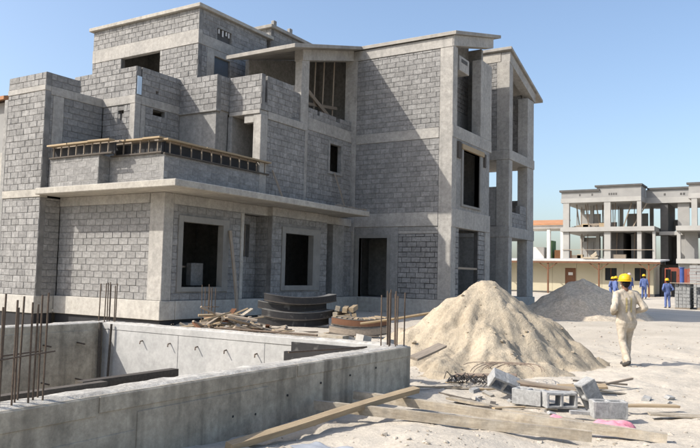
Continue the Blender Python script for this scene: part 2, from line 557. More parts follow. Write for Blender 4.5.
# --- front left wall under the slab
wall(H, 'Y', 14.70, -20.05, -15.93, G0, B1)
bm_(-20.04, -15.95, 14.665, 14.95, B1, S0 - 0.003)
col(-15.93, -15.345, 14.672, 15.05, G0, S0 - 0.004)
cbox(H, 'plinth', 'plinth_concrete', -20.04, -15.30, 14.60, 15.2, -1.42, G0 - 0.003)
cbox(H, 'plinth', 'plinth_concrete', -15.9, -15.29, 15.21, 19.3, -1.42, G0 - 0.003)
cbox(H, 'plinth', 'plinth_concrete', -15.9, -15.05, 19.31, 25.0, -1.42, G0 - 0.003)
cbox(H, 'footing', 'bitumen', -20.04, -15.36, 14.68, 15.2, -2.6, -1.424)
cbox(H, 'footing', 'bitumen', -15.9, -15.36, 15.21, 25.0, -2.6, -1.424)
# --- tower on the left
TX0, TX1, TY = -22.0, -20.05, 13.95
wall(H, 'Y', TY, TX0, TX1, G0, S0 - 0.05, m='mortar')
wall(H, 'Y', TY, TX0, TX1, S1, C2 + 0.08)
wall(H, 'Y', TY, TX0, TX1, F2, 6.19)
bm_(TX0 - 0.02, TX1 + 0.02, TY - 0.03, TY + 0.25, S0 - 0.047, S1 - 0.003, m='slab_concrete')
bm_(TX0 - 0.01, TX1 + 0.012, TY - 0.02, TY + 0.2, C2 + 0.083, F2 - 0.003)
wall(H, 'X', TX1, TY + 0.2, 14.69, G0, S0 - 0.05)
wall(H, 'X', TX1, TY + 0.2, 14.25, S1, C2 - 0.03)
col(TX1 - 0.2, TX1 + 0.012, 14.25, 14.64, S1, C2 - 0.033)
wall(H, 'X', TX1, 14.64, 16.17, S1, C2 - 0.03)
bm_(TX1 - 0.2, TX1 + 0.012, TY + 0.204, 16.165, C2 - 0.027, F2 - 0.004)
wall(H, 'X', TX1, TY + 0.2, 15.25, F2, 6.19)
cbox(H, 'plinth', 'plinth_concrete', TX0 - 0.03, TX1 + 0.03, TY - 0.05, 14.59, -1.42, G0 - 0.003)
cbox(H, 'footing', 'bitumen', TX0, TX1, TY, 14.59, -2.6, -1.424)
cbox(H, 'rear_wall', 'render_coat', TX0 - 0.2, TX0 - 0.003, TY + 0.003, 27.8, -1.4, 5.5)
# --- first floor slab with its broad overhang
slab = MB().box(-20.0, -13.97, 13.72, 24.0, S0, S1).build('floor_slab', 'slab_concrete', H, bevel=0.02)
bm_(-15.75, -15.34, 15.054, 24.9, B1 - 0.02, S0 - 0.004, name='beam')
# --- ground floor side wall, first window bay
W1 = (15.27, 17.47, -0.62, 1.63)
wall(H, 'X', -15.36, 15.055, 18.18, G0, B1 - 0.02, [W1])

def surround(par, X, y0, y1, z0, z1, iy0, iy1, iz0, iz1):
    mb = MB()
    mb.box(X - 0.2, X + 0.03, y0, iy0, z0, z1).box(X - 0.2, X + 0.03, iy1, y1, z0, z1)
    mb.box(X - 0.2, X + 0.034, iy0 + 0.001, iy1 - 0.001, iz1, z1 - 0.002).box(X - 0.2, X + 0.034, iy0 + 0.001, iy1 - 0.001, z0 + 0.002, iz0)
    return mb.build('window_surround', 'surround', par)

surround(H, -15.36, *W1[:2], W1[2], W1[3], 15.45, 17.2, -0.48, 1.45)
# loose sill prop and board inside the opening
MB().box(-16.5, -16.4, 15.3, 17.4, 0.1, 0.16).box(-16.5, -16.42, 16.2, 16.28, G0, 0.1).build('inner_prop', 'timber_grey', H)
MB().box(-16.3, -16.1, 16.62, 17.15, -0.45, 0.25).build('inner_board', 'render_coat', H)
col(-15.6, -15.33, 18.06, 18.2, G0, B1 - 0.022, m='plinth_concrete', name='corner_strip')
wall(H, 'X', -15.86, 18.2, 19.9, G0, B1 - 0.02, [(18.84, 19.12, 0.5, 1.63)])
cbox(H, 'window_recess', 'villa_dark', -16.06, -15.98, 18.85, 19.11, 0.51, 1.62)
MB().box(-15.99, -15.93, 18.94, 18.97, 0.52, 1.62).build('window_bar', 'timber_grey', H)
# second bay
wall(H, 'Y', 19.45, -15.86, -15.35, G0, B1 - 0.02, thick=0.3)
W2 = (20.0, 22.35, -0.6, 1.62)
wall(H, 'X', -15.15, 19.45, 22.85, G0, B1 - 0.02, [W2], m='mortar')
surround(H, -15.15, *W2[:2], W2[2], W2[3], 20.2, 21.9, -0.43, 1.4)
bm_(-15.6, -15.13, 19.44, 22.86, B1 - 0.017, S0 - 0.004)
col(-15.75, -15.3, 23.5, 24.3, G0, B1 - 0.022, m='render_coat')
wall(H, 'X', -15.45, 24.3, 25.1, G0, B1 - 0.02)
# --- slab-top parapet with timber shuttering
P_ = [('Y', 14.15, -19.95, -17.62, 3.40), ('X', -17.62, 14.16, 14.6, 3.40), ('Y', 14.55, -17.6, -15.34, 3.36), ('X', -15.30, 14.55, 18.9, 3.32)]
for ax, c, a0, a1, zt in P_:
    wall(H, ax, c, a0, a1, S1 + 0.003, zt, m='render_coat', deep=0.006)
# --- stepped upper walls
wall(H, 'Y', 16.18, -20.05, -18.70, S1, C2 - 0.03, [(-19.3, -19.02, 5.2, 5.32), (-19.2, -19.1, 4.98, 5.2)])
col(-18.70, -18.44, 16.155, 16.4, S1, C2 - 0.033)
bm_(-20.045, -18.445, 16.15, 16.42, C2 - 0.03, F2 - 0.003)
wall(H, 'Y', 16.18, -21.65, -18.47, F2, 6.75)
MB().box(-18.467, -18.44, 16.22, 16.40, F2 + 0.03, 6.42).build('pale_slot_panel', 'pale_blue', H)  # pale blue panel added to fill the slot between the parapets
wall(H, 'X', -18.45, 16.42, 18.2, F2, 6.76, [(17.05, 17.17, 5.98, 6.1)])
bm_(-18.7, -18.435, 16.424, 18.19, C2 - 0.03, F2 - 0.003)
wall(H, 'X', -18.45, 16.42, 18.2, S1, C2 - 0.033, [(16.95, 17.5, 5.25, 5.45), (16.42, 16.62, S1, C2)], drop=0.3)
cbox(H, 'column', 'concrete', -18.65, -18.447, 16.42, 16.62, S1, C2 - 0.035)
wall(H, 'Y', 18.15, -18.45, -16.70, C2 + 0.02, 6.74)
cbox(H, 'ledge', 'render_coat', -18.44, -16.66, 18.11, 18.35, C2 - 0.06, C2 + 0.018)
wall(H, 'Y', 18.19, -18.45, -16.74, S1, C2 - 0.063, m='render_coat', blocks=False, name='rendered_wall')
wall(H, 'X', -16.70, 18.35, 18.8, C2 + 0.02, 6.74)
wall(H, 'X', -16.74, 18.39, 18.78, S1, C2 - 0.04, m='render_coat', blocks=False, name='rendered_wall')
wall(H, 'Y', 18.80, -16.70, -15.28, C2 + 0.0, 6.75)
cbox(H, 'soffit', 'concrete', -16.69, -15.32, 18.79, 20.5, C2 - 0.14, C2 - 0.003)
col(-15.62, -15.285, 18.83, 19.2, S1, C2 - 0.143)
bm_(-16.05, -15.623, 18.85, 19.05, C2 - 0.42, C2 - 0.143, name='lintel')
cbox(H, 'inner_wall', 'render_coat', -16.74, -16.55, 18.8, 20.6, S1, C2 - 0.143)
wall(H, 'Y', 20.55, -16.55, -15.5, S1, C2 - 0.15, [(-16.1, -15.62, S1, 4.6)], m='render_coat', blocks=False, name='inner_wall')
wall(H, 'X', -15.28, 19.0, 20.6, C2 + 0.0, 6.74, [(19.0, 19.13, 5.8, 6.75)])
bm_(-15.5, -15.262, 19.204, 21.45, 5.25, C2 - 0.003)
wall(H, 'X', -15.30, 19.2, 21.45, S1, 5.247)
wall(H, 'Y', 21.50, -16.9, -15.86, C2, 7.06)
wall(H, 'X', -15.62, 20.6, 21.5, C2, 6.7)
# --- second volume: corner column, room with open loggia above
col(-15.86, -15.545, 21.46, 21.95, S1, 8.36)
wall(H, 'X', -15.55, 21.95, 25.09, S1, 5.42, [(23.35, 24.4, 3.95, 5.27)])
mbw = MB()
mbw.box(-15.7, -15.52, 23.35, 23.47, 3.95, 5.27).box(-15.7, -15.52, 24.28, 24.4, 3.95, 5.27)
mbw.box(-15.7, -15.518, 23.471, 24.279, 5.15, 5.27).box(-15.7, -15.518, 23.471, 24.279, 3.95, 4.05)
mbw.build('window_surround', 'render_coat', H)
bm_(-15.9, -15.535, 21.954, 25.08, 5.423, 5.9)
wall(H, 'X', -15.56, 21.96, 25.05, 5.903, 6.28, [(22.6, 22.75, 6.1, 6.3), (23.9, 24.2, 6.1, 6.3)], drop=0.4)
# --- block R: main gable volume
RY, RX = 25.10, -11.03
col(-15.92, -15.34, RY - 0.012, RY + 0.4, G0, 8.9)
col(-11.58, RX + 0.0, RY - 0.012, RY + 0.42, G0, 8.9)
wall(H, 'Y', RY, -15.34, -11.58, 5.75, 8.84)
bm_(-15.33, -11.59, RY - 0.018, RY + 0.3, 5.34, 5.747)
bm_(-15.9, -11.05, RY - 0.03, RY + 0.3, 8.85, 9.27, name='eaves_beam')
wall(H, 'Y', RY, -15.34, -11.58, 2.48, 5.335)
bm_(-15.33, -11.59, RY - 0.018, RY + 0.3, 1.93, 2.477)
DR = (-15.09, -13.78, G0, 1.49)
wall(H, 'Y', RY + 0.01, -15.33, -13.3, G0, 1.927, [DR], m='render_coat', blocks=False, name='rendered_wall')
mbd = MB()
mbd.box(-15.25, -15.09, RY - 0.02, RY + 0.2, G0, 1.62).box(-13.78, -13.64, RY - 0.02, RY + 0.2, G0, 1.62)
mbd.box(-15.088, -13.782, RY - 0.024, RY + 0.2, 1.49, 1.618)
mbd.build('door_surround', 'surround', H)
wall(H, 'Y', RY + 0.01, -13.3, -11.58, G0, 1.64, m='open_joint', deep=0.045)
cbox(H, 'lintel', 'concrete', -13.3, -11.59, RY + 0.005, RY + 0.2, 1.645, 1.76)
cbox(H, 'lintel', 'render_coat', -13.3, -11.59, RY + 0.02, RY + 0.2, 1.765, 1.925)
cbox(H, 'plinth', 'plinth_concrete', -15.9, RX + 0.04, RY - 0.06, RY + 0.5, -1.7, G0 - 0.003)
# R, right-hand side
wall(H, 'X', RX, RY + 0.42, 29.0, 2.62, 5.33, [(26.1, 27.85, 2.84, 5.0)], m='render_coat', blocks=False, name='rendered_wall')
bm_(RX - 0.3, RX + 0.022, RY + 0.0, 29.2, 5.335, 5.83)
bm_(RX - 0.3, RX + 0.022, RY + 0.0, 29.1, 1.9, 2.617)
col(RX - 0.4, RX + 0.005, 27.95, 29.2, 5.834, 9.1)
col(RX - 0.4, RX + 0.005, 28.6, 29.15, G0, 1.897)
wall(H, 'X', RX - 0.02, RY + 0.42, 25.85, G0, 1.895, m='open_joint', deep=0.045)
wall(H, 'X', RX - 0.02, 27.9, 28.6, G0, 1.895, m='open_joint', deep=0.045)
cbox(H, 'plinth', 'plinth_concrete', RX - 0.3, RX + 0.045, RY + 0.51, 29.2, -1.7, G0 - 0.003)
mbw = MB()
mbw.box(RX - 0.2, RX + 0.05, 25.95, 26.1, 2.75, 5.1).box(RX - 0.2, RX + 0.05, 27.85, 28.05, 2.75, 5.1)
mbw.box(RX - 0.2, RX + 0.055, 26.101, 27.849, 2.75, 2.84)
mbw.build('window_surround', 'surround', H)
MB().box(RX - 0.2, RX + 0.10, 25.9, 28.2, 5.0, 5.2).build('timber_lintel', 'timber', H, bevel=0.01)
MB().box(RX - 0.1, RX + 0.06, 25.55, 25.85, 4.6, 5.25).box(RX - 0.1, RX + 0.06, 28.3, 28.5, 4.6, 5.15).build('lintel_bearing', 'timber_dark', H)
MB().beam((RX - 0.1, 25.9, 0.35), (RX - 0.1, 27.9, 0.35), 0.06, 0.08).build('cross_rail', 'timber_grey', H)
# top loggia inner wall and hung box
wall(H, 'X', RX - 1.0, RY + 0.3, 29.0, 7.0, 9.05, m='open_joint', deep=0.04)
wall(H, 'X', RX - 1.0, RY + 0.3, 29.0, 5.75, 6.99, m='render_coat', blocks=False, name='rendered_wall')
MB().box(RX - 0.75, RX - 0.1, 25.9, 26.9, 8.15, 8.75).build('hung_duct_box', 'concrete', H, bevel=0.015)
MB().box(RX - 0.098, RX - 0.09, 26.1, 26.7, 8.5, 8.65).build('duct_slot', 'villa_dark', H)
MB().box(RX - 0.7, RX - 0.25, 25.55, 25.75, 5.84, 6.45).build('loose_block_stack', 'block', H)
# pitched roof over second volume and R, front eave lengthened for its shadow, rising to the back
SL = 0.26
def rz(y): return 9.42 + SL * (y - 25.0)
MB().pbox(-18.35, -15.08, 20.35, 24.97, rz(20.35) - 0.15, rz(20.35), rz(24.97) - 0.13, rz(24.97)).build('roof_slab', 'roof_slab', H, bevel=0.012)
MB().pbox(-19.0, -10.88, 24.975, 29.9, rz(24.975) - 0.14, rz(24.975) + 0.004, rz(29.9) - 0.14, rz(29.9) + 0.004).build('roof_slab', 'roof_slab', H, bevel=0.012)
MB().pbox(-15.9, -15.5, 21.45, 25.06, rz(21.45) - 0.56, rz(21.45) - 0.135, rz(25.06) - 0.56, rz(25.06) - 0.135).build('roof_beam', 'concrete', H, bevel=0.012)
MB().pbox(-11.4, -11.005, 25.09, 29.3, rz(25.09) - 0.58, rz(25.09) - 0.145, rz(29.3) - 0.58, rz(29.3) - 0.145).build('roof_beam', 'concrete', H, bevel=0.012)
# --- block Q behind the gap: open frame with falling roof
QY, QX = 31.50, -11.03
col(-11.64, QX, QY - 0.01, QY + 0.45, G0, 5.42)
col(-11.64, QX, QY - 0.01, QY + 0.45, 5.88, 10.0)
col(QX - 0.5, QX, 34.15, 35.1, G0, 1.862); col(QX - 0.5, QX, 34.15, 35.1, 2.362, 5.422); col(QX - 0.5, QX, 34.15, 35.1, 5.878, 8.85)
wall(H, 'Y', QY, -16.0, -11.64, 5.88, 10.0)
wall(H, 'Y', QY, -16.0, -12.6, 2.4, 5.4, m='render_coat', blocks=False, name='rendered_wall')
wall(H, 'Y', QY + 0.02, -12.6, -11.64, 2.4, 4.19, m='render_coat', blocks=False, name='rendered_wall')
wall(H, 'Y', QY, -16.0, -11.64, G0, 1.86, m='render_coat', blocks=False, name='rendered_wall')
MB().box(-16.0, QX + 0.03, QY - 0.03, 35.15, 5.424, 5.876).build('floor_slab', 'concrete', H, bevel=0.012)
MB().box(-16.0, QX + 0.03, QY - 0.03, 35.15, 1.864, 2.36).build('floor_slab', 'concrete', H, bevel=0.012)
wall(H, 'X', QX - 0.05, QY + 0.45, 34.15, 2.364, 3.05)
wall(H, 'X', QX - 0.05, 33.2, 34.15, 3.05, 3.45)
wall(H, 'Y', 34.9, -16.0, QX - 0.5, 2.364, 3.88, m='render_coat', name='block_wall')
wall(H, 'Y', 34.6, -16.0, QX - 0.5, 5.88, 9.15)
cbox(H, 'plinth', 'plinth_concrete', -16.0, QX + 0.06, QY - 0.06, 35.2, -1.75, G0 - 0.003)
MB().pbox(-16.6, -10.9, 31.35, 36.2, 10.50, 10.64, 9.04, 9.18).build('roof_slab', 'roof_slab', H, bevel=0.012)
MB().pbox(-11.45, -11.01, 31.5, 35.3, 9.95, 10.44, 8.82, 9.30).build('roof_beam', 'concrete', H, bevel=0.012)
MB().box(-16.0, -11.46, 31.48, 31.8, 10.003, 10.44).build('eaves_beam', 'slab_concrete', H, bevel=0.012)
# link between R and Q
cbox(H, 'link_wall', 'render_coat', -13.6, -13.4, 29.2, 31.45, G0, 8.6)
# --- upper block U
UX, UY = -19.05, 19.60
wall(H, 'Y', UY, -25.1, -23.32, F2, 8.6)
wall(H, 'Y', UY, -21.09, UX, F2, 8.6)
bm_(-25.1, UX + 0.015, UY - 0.02, UY + 0.2, 8.603, 9.16)
wall(H, 'Y', UY, -25.1, UX, 9.163, 9.97)
wall(H, 'X', UX, UY + 0.2, 20.1, F2, 8.6)
col(UX - 0.2, UX + 0.012, 20.1, 20.5, F2, 8.6)
wall(H, 'X', UX, 21.42, 23.7, F2, 8.6)
cbox(H, 'door_leaf', 'door_leaf', UX - 0.15, UX - 0.1, 20.5, 21.42, F2, 8.35)
bm_(UX - 0.2, UX + 0.008, 20.501, 21.42, 8.352, 8.6, name='lintel')
bm_(UX - 0.2, UX + 0.014, UY + 0.204, 23.7, 8.603, 9.03)
wall(H, 'X', UX, UY + 0.2, 23.7, 9.033, 9.97, [(20.62, 21.46, 9.04, 9.52)], m='render_coat', drop=0.5)
cbox(H, 'window_recess', 'villa_dark', UX - 0.16, UX - 0.12, 20.62, 21.46, 9.04, 9.52)
for yy, a in ((20.72, 0.1), (20.95, -0.25), (21.15, 0.2), (21.3, 0.0)):
    MB().box(UX - 0.08, UX - 0.05, yy, yy + 0.07, 9.3 + a * 0.2, 9.5).build('vent_piece', 'white_wall', H)
MB().box(-25.25, UX + 0.14, UY - 0.14, 24.0, 9.973, 10.12).build('roof_slab', 'slab_concrete', H, bevel=0.015)
cbox(H, 'rear_wall', 'render_coat', -25.1, -24.9, UY + 0.25, 23.8, F2, 9.96)
cbox(H, 'rear_wall', 'render_coat', -24.9, -19.3, 22.4, 22.6, F2, 9.96)
# --- block V behind
wall(H, 'Y', 23.9, -22.0, -19.0, 8.8, 10.48)
wall(H, 'X', -19.0, 24.1, 28.0, 8.8, 10.48, m='render_coat', drop=0.3)
MB().box(-22.1, -18.86, 23.75, 28.2, 10.484, 10.63).build('roof_slab', 'roof_slab', H, bevel=0.015)
for xx, yy in ((-18.95, 23.95), (-18.95, 25.1)):
    MB().box(xx - 0.12, xx + 0.05, yy, yy + 0.2, 10.633, 10.85).build('roof_upstand', 'render_coat', H, bevel=0.02)
# --- floors, inner partitions and rear walls that keep the rooms dark
for b in ((-21.9, -20.1, 14.3, 28.0), (-20.1, -18.72, 16.45, 28.0), (-18.72, -16.76, 18.4, 28.0), (-16.76, -15.92, 20.7, 29.0), (-15.92, -11.4, 25.5, 29.0), (-25, -21.9, 16.4, 28)):
    cbox(H, 'floor_slab', 'concrete', *b, C2 - 0.06, F2 - 0.02)
    cbox(H, 'floor_slab', 'concrete', *b, -1.3, G0 - 0.02)
cbox(H, 'floor_slab', 'concrete', -15.9, -11.35, 25.45, 29.1, 2.0, 2.4)
cbox(H, 'rear_wall', 'render_coat', -25.0, -15.9, 28.0, 28.2, -1.4, 9.0)
cbox(H, 'rear_wall', 'render_coat', -15.9, -13.6, 29.0, 29.2, -1.4, 9.9)
cbox(H, 'rear_wall', 'render_coat', -13.4, -11.44, 29.0, 29.2, 1.9, 9.9)
cbox(H, 'inner_wall', 'render_coat', -19.2, -19.0, 15.0, 28.0, G0, S0 - 0.02)
cbox(H, 'inner_wall', 'render_coat', -19.0, -16.2, 19.8, 20.0, G0, S0 - 0.02)
cbox(H, 'inner_wall', 'render_coat', -16.9, -16.7, 21.7, 28.0, S1, C2 - .1)
MB().pbox(-18.5, -18.3, 21.7, 28.0, F2 - .01, rz(21.7) - .15, F2 - .01, rz(28.0) - .15).build('inner_wall', 'render_coat', H)
cbox(H, 'inner_wall', 'render_coat', -19.25, -19.06, 23.72, 28.0, F2, 8.78)
MB().pbox(RX - 1.2, RX - 1.003, RY + .31, 29.0, 8.9, rz(RY + .31) - .15, 8.9, rz(29.0) - .15).build('inner_wall', 'render_coat', H)
cbox(H, 'inner_wall', 'render_coat', -13.35, -13.2, 25.4, 29.0, G0, S0 - 0.3)
cbox(H, 'inner_wall', 'render_coat', -14.0, -13.8, 25.4, 29.0, 2.5, 8.9)
MB().pbox(-18.29, -15.6, 26.6, 26.8, 5.8, rz(26.6) - .15, 5.8, rz(26.8) - .15).build('inner_wall', 'render_coat', H)
cbox(H, 'inner_wall', 'render_coat', -15.9, -13.4, 27.3, 27.5, G0, 1.95)
cbox(H, 'inner_wall', 'render_coat', -16.0, -15.6, 26.0, 26.2, G0, 8.9)
# scaffold-like props in the open loggia
for k, (x, y) in enumerate(((-16.3, 22.5), (-16.2, 23.2), (-16.4, 24.1), (-16.3, 24.7))):
    MB().tube([(x, y, 5.8), (x + 0.05, y + 0.02, 8.9)], 0.03).build('prop', 'timber_grey', H)
MB().beam((-16.2, 22.3, 6.6), (-16.2, 24.9, 6.9), 0.05, 0.12).build('prop_rail', 'timber_grey', H)
MB().beam((-16.1, 22.5, 7.2), (-16.1, 24.2, 6.4), 0.05, 0.16).build('prop_rail', 'timber_grey', H)
# ledge blocks on the slab near R
for k in range(5):
    MB().obox((-14.35 - 0.12 * (k % 2), 22.4 + 0.42 * k, S1 + 0.06), (0.1, 0.02, 0), (-0.03, 0.19, 0), (0, 0, 0.055)).build('loose_board', 'timber_grey', H)

# blocks: the 300 that show largest become objects, the rest one joined part
def block_mesh_data(w_, h_, deep):
    c = random.uniform(0.005, 0.013)
    x, z = w_ / 2, h_ / 2
    j = lambda: random.uniform(-0.005, 0.005)
    return ([(-x, 0.02 + deep, -z), (x, 0.02 + deep, -z), (x, 0.02 + deep, z), (-x, 0.02 + deep, z),
             (-x, c, -z), (x, c, -z), (x, c, z), (-x, c, z),
             (-x + c + j(), j() * .5, -z + c + j()), (x - c + j(), j() * .5, -z + c + j()), (x - c + j(), j() * .5, z - c + j()), (-x + c + j(), j() * .5, z - c + j())],
            [(0, 1, 5, 4), (1, 2, 6, 5), (2, 3, 7, 6), (3, 0, 4, 7), (4, 5, 9, 8), (5, 6, 10, 9), (6, 7, 11, 10), (7, 4, 8, 11), (8, 9, 10, 11)])

def shown(b):
    c = b[1]
    d = c.dot(_F)
    px = 350 + 720 * c.dot(_R) / d
    py = 224 - 720 * c.dot(_U) / d
    if d < 1 or px < 2 or px > 698 or py < 0 or py > 325: return 0
    vis = abs(c.normalized().dot(b[3]))
    s = b[4] * b[5] * vis / d ** 2
    if c.x < -20.2 and c.z < 1.2: s *= 0.4
    return s

def pref(b):
    # plainly exposed panels first: the two front walls, the tower and the main gable wall
    return shown(b)

order = sorted(range(len(BLOCKS)), key=lambda i: -pref(BLOCKS[i]))
single = set(order[:300])
cache = {}
joined = MB()
for i, (o, c, al, out, bw, bh, deep) in enumerate(BLOCKS):
    if i in single:
        key = (round(bw, 2), round(bh, 2), deep, i % 4)
        if key not in cache:
            v, f = block_mesh_data(*key[:3])
            me = bpy.data.meshes.new('block')
            me.from_pydata(v, [], f)
            me.materials.append(MATS['block'])
            cache[key] = me
        b = bpy.data.objects.new('block', cache[key])
        COL.objects.link(b)
        b.parent = o
        inn = -out
        b.matrix_local = Matrix(((al.x, inn.x, 0, c.x), (al.y, inn.y, 0, c.y), (al.z, inn.z, 1, c.z), (0, 0, 0, 1)))
    else:
        v, f = block_mesh_data(bw, bh, deep)
        joined.quads([c + al * p[0] - out * p[1] + V3((0, 0, p[2])) for p in v], f)
jb = joined.build('block_courses', 'block', H)
jb['kind'] = 'stuff'

# --- timber shuttering along the slab-top parapet (things resting on the house)
def shutter(a, b, z0, z1, out, label, studs, width=0.5):
    a, b, out = V3(a), V3(b), V3(out)
    L = (b - a).length
    d = (b - a).normalized()
    t = thing('parapet_shuttering', (a + b) / 2 + V3((0, 0, z0)), label, 'formwork', 'timber shuttering along the parapet')
    MB().obox((a + b) / 2 + V3((0, 0, z0 + 0.13)) - out * 0.12, d * (L / 2), out * 0.02, V3((0, 0, 0.17))).build('gap_shade_board', 'bitumen', t)  # black board paints in the shade behind the studs
    for k in range(studs):
        p = a + d * (L * (k + 0.5) / studs)
        MB().obox(p + V3((0, 0, (z0 + z1) / 2)) - out * 0.0, d * 0.011, out * 0.02, V3((0, 0, (z1 - z0) / 2))).build('stud', 'timber_grey', t)
    MB().obox((a + b) / 2 + V3((0, 0, z0 - 0.02)), d * (L / 2), out * 0.035, V3((0, 0, 0.022))).build('sole_plate', 'timber_dark', t)
    n = 3
    for k in range(n):
        q0 = a + d * (L * k / n + 0.01)
        q1 = a + d * (L * (k + 1) / n - 0.01)
        off = out * random.uniform(-0.03, 0.05)
        MB().beam(q0 + off + V3((0, 0, z1 + 0.035 + 0.02 * random.random())), q1 + off + V3((0, 0, z1 + 0.035)), 0.22, 0.05).build('top_board', 'timber', t)
    MB().beam(a - d * 0.1 + V3((0, 0, z1 + 0.012)) - out * 0.22, b + d * 0.1 + V3((0, 0, z1 + 0.012)) - out * 0.22, 0.16, 0.04).build('top_board', 'timber_grey', t)
    return t

shutter((-19.9, 14.12, 0), (-17.0, 14.12, 0), 3.44, 3.76, (0, -1, 0), 'timber shuttering on the parapet beside the block tower', 8)
shutter((-17.5, 14.5, 0), (-15.35, 14.5, 0), 3.40, 3.76, (0, -1, 0), 'timber shuttering on the parapet at the slab corner, short front run', 6)
shutter((-15.27, 14.5, 0), (-15.27, 19.3, 0), 3.36, 3.70, (1, 0, 0), 'long timber shuttering receding along the side parapet above the first window', 11)

# ---------------------------------------------------------------- neighbour at the far left
N = thing('neighbour_house', (-30.5, 20, -1.6), 'sliver of a grey neighbouring house with red-brown roof at the left edge', 'house')
cbox(N, 'wall', 'villa_block', -34, -28.45, 18.0, 24, -1.8, 7.0)
cbox(N, 'column', 'plinth_concrete', -28.6, -28.3, 17.9, 18.2, -1.8, 4.8)
cbox(N, 'beam', 'concrete', -34, -28.4, 17.96, 18.2, 2.2, 2.6)
MB().pbox(-34.3, -28.1, 17.6, 21, 7.0, 7.15, 7.9, 8.05).build('roof', 'clay_tile', N)

# ---------------------------------------------------------------- basement walls in the foreground
BZ = -1.0
K = thing('basement_walls', (-8, 9.3, -1.65), 'low poured concrete basement walls round an open pit in the left foreground', 'concrete wall')
mb = MB()
fw = mb.box(-5.07, -4.75, -5.5, 9.42, -4.2, BZ - 0.012).build('front_wall', 'basement_concrete', K, bevel=0.01)
MB().box(-11.2, -5.09, 9.27, 9.57, -4.2, BZ - 0.012).build('far_wall', 'basement_pale', K, bevel=0.01)
MB().box(-11.5, -11.2, -5.5, 9.57, -4.2, BZ - 0.012).build('side_wall', 'basement_concrete', K, bevel=0.01)
MB().box(-11.2, -5.1, -5.5, 9.27, -4.4, -4.15).build('pit_floor', 'basement_concrete', K)

def rough_top(x0, x1, y0, y1, z, name='wall_top'):
    """uneven cement skin along the top of a wall"""
    nxx = max(3, int((x1 - x0) / 0.05)); nyy = max(3, int((y1 - y0) / 0.05))
    xs = np.linspace(x0, x1, nxx + 1); ys = np.linspace(y0, y1, nyy + 1)
    A, B = np.meshgrid(xs, ys)
    Zt = z + 0.007 * fbm(A * 5, B * 5, 4, 5) + 0.006
    ed = np.zeros_like(Zt, bool); ed[0, :] = ed[-1, :] = ed[:, 0] = ed[:, -1] = True
    Zt[ed] = z - 0.02
    jx = 0.012 * vnoise(A * 7, B * 7, 9)
    A2 = A + np.where(ed, jx, 0); B2 = B + np.where(ed, jx, 0)
    I = np.arange(A.size).reshape(A.shape)
    qs = np.stack([I[:-1, :-1], I[:-1, 1:], I[1:, 1:], I[1:, :-1]], -1).reshape(-1, 4)
    m_ = MB()
    m_.v = list(map(tuple, np.stack([A2.ravel(), B2.ravel(), Zt.ravel()], -1).tolist()))
    m_.f = list(map(tuple, qs.tolist()))
    return m_.build(name, 'laitance', K, smooth=True)

rough_top(-5.06, -4.76, 1.5, 9.41, BZ)
rough_top(-11.19, -5.1, 9.28, 9.56, BZ)
rough_top(-11.49, -11.21, 3.0, 9.56, BZ)
# pour joints and shutter panel lines standing slightly proud
for y0, y1 in ((1.5, 3.9), (3.93, 6.6), (6.63, 9.40)):
    MB().box(-4.752, -4.738, y0, y1, -1.17 if y0 < 3 else -1.15, BZ - 0.02).build('pour_band', 'basement_concrete', K, bevel=0.005)
for y0, y1 in ((3.02, 4.31), (4.33, 6.1)):
    MB().box(-4.752, -4.741, y0, y1, -1.85, -1.34 if y0 < 4 else -1.19).build('pour_band', 'basement_concrete', K, bevel=0.004)
MB().box(-11.19, -5.12, 9.256, 9.272, -1.13, BZ - 0.015).build('pour_band', 'basement_pale', K, bevel=0.005)
for x0, x1 in ((-11.15, -9.22), (-9.2, -7.3)):
    MB().box(x0, x1, 9.263, 9.272, -2.4, -1.14).build('pour_band', 'basement_pale', K, bevel=0.003)
for y0, y1 in ((3.0, 5.6), (5.62, 7.9), (7.92, 9.24)):
    MB().box(-11.202, -11.19, y0, y1, -2.6, -1.14).build('pour_band', 'basement_concrete', K, bevel=0.003)
# tie holes and tie rods
for y, z in ((4.9, -1.62), (5.55, -1.42), (5.9, -1.45), (6.45, -1.33), (7.1, -1.27), (7.75, -1.25), (8.4, -1.22)):
    MB().tube([(-4.745, y, z), (-4.7385, y, z)], 0.013, 8).build('tie_hole', 'bitumen', K)
for x, z in ((-10.1, -1.28), (-9.4, -1.28), (-8.75, -1.29), (-8.1, -1.3), (-7.45, -1.31)):
    MB().tube([(x, 9.27, z), (x + 0.005, 9.2, z - 0.01), (x + 0.03, 9.17, z - 0.05)], 0.011, 6).build('tie_rod', 'rebar', K)
for y in (5.8, 6.9, 8.0, 8.7):
    for z in (-1.35, -2.0):
        MB().tube([(-11.2, y, z), (-11.02, y + 0.04, z - 0.02)], 0.014, 6).build('tie_rod', 'rebar', K)
# black strip painting shade on the far wall, then a loose black board
MB().box(-6.75, -5.12, 9.235, 9.252, -1.42, -1.07).build('shutter_or_shade_board', 'ply_black', K, bevel=0.003)
MB().obox((-5.72, 8.55, -1.25), (0.62, 0.02, 0.03), (0, 0.03, 0), (0, 0, 0.15)).build('shutter_or_shade_board', 'ply_black', K)
MB().box(-5.25, -5.16, 2.4, 4.35, -1.09, -0.985).build('wale_board', 'timber_dark', K)
MB().box(-5.40, -5.30, 4.2, 5.35, -1.09, -0.985).build('wale_board', 'timber_dark', K)
MB().tube([(-8.6, 9.5, BZ + 0.03), (-6.4, 9.44, BZ + 0.04)], 0.018, 6).build('loose_rod', 'rebar', K)
MB().tube([(-5.3, 7.2, BZ + 0.035), (-4.95, 8.5, BZ + 0.03)], 0.012, 6).build('loose_rod', 'rebar', K)

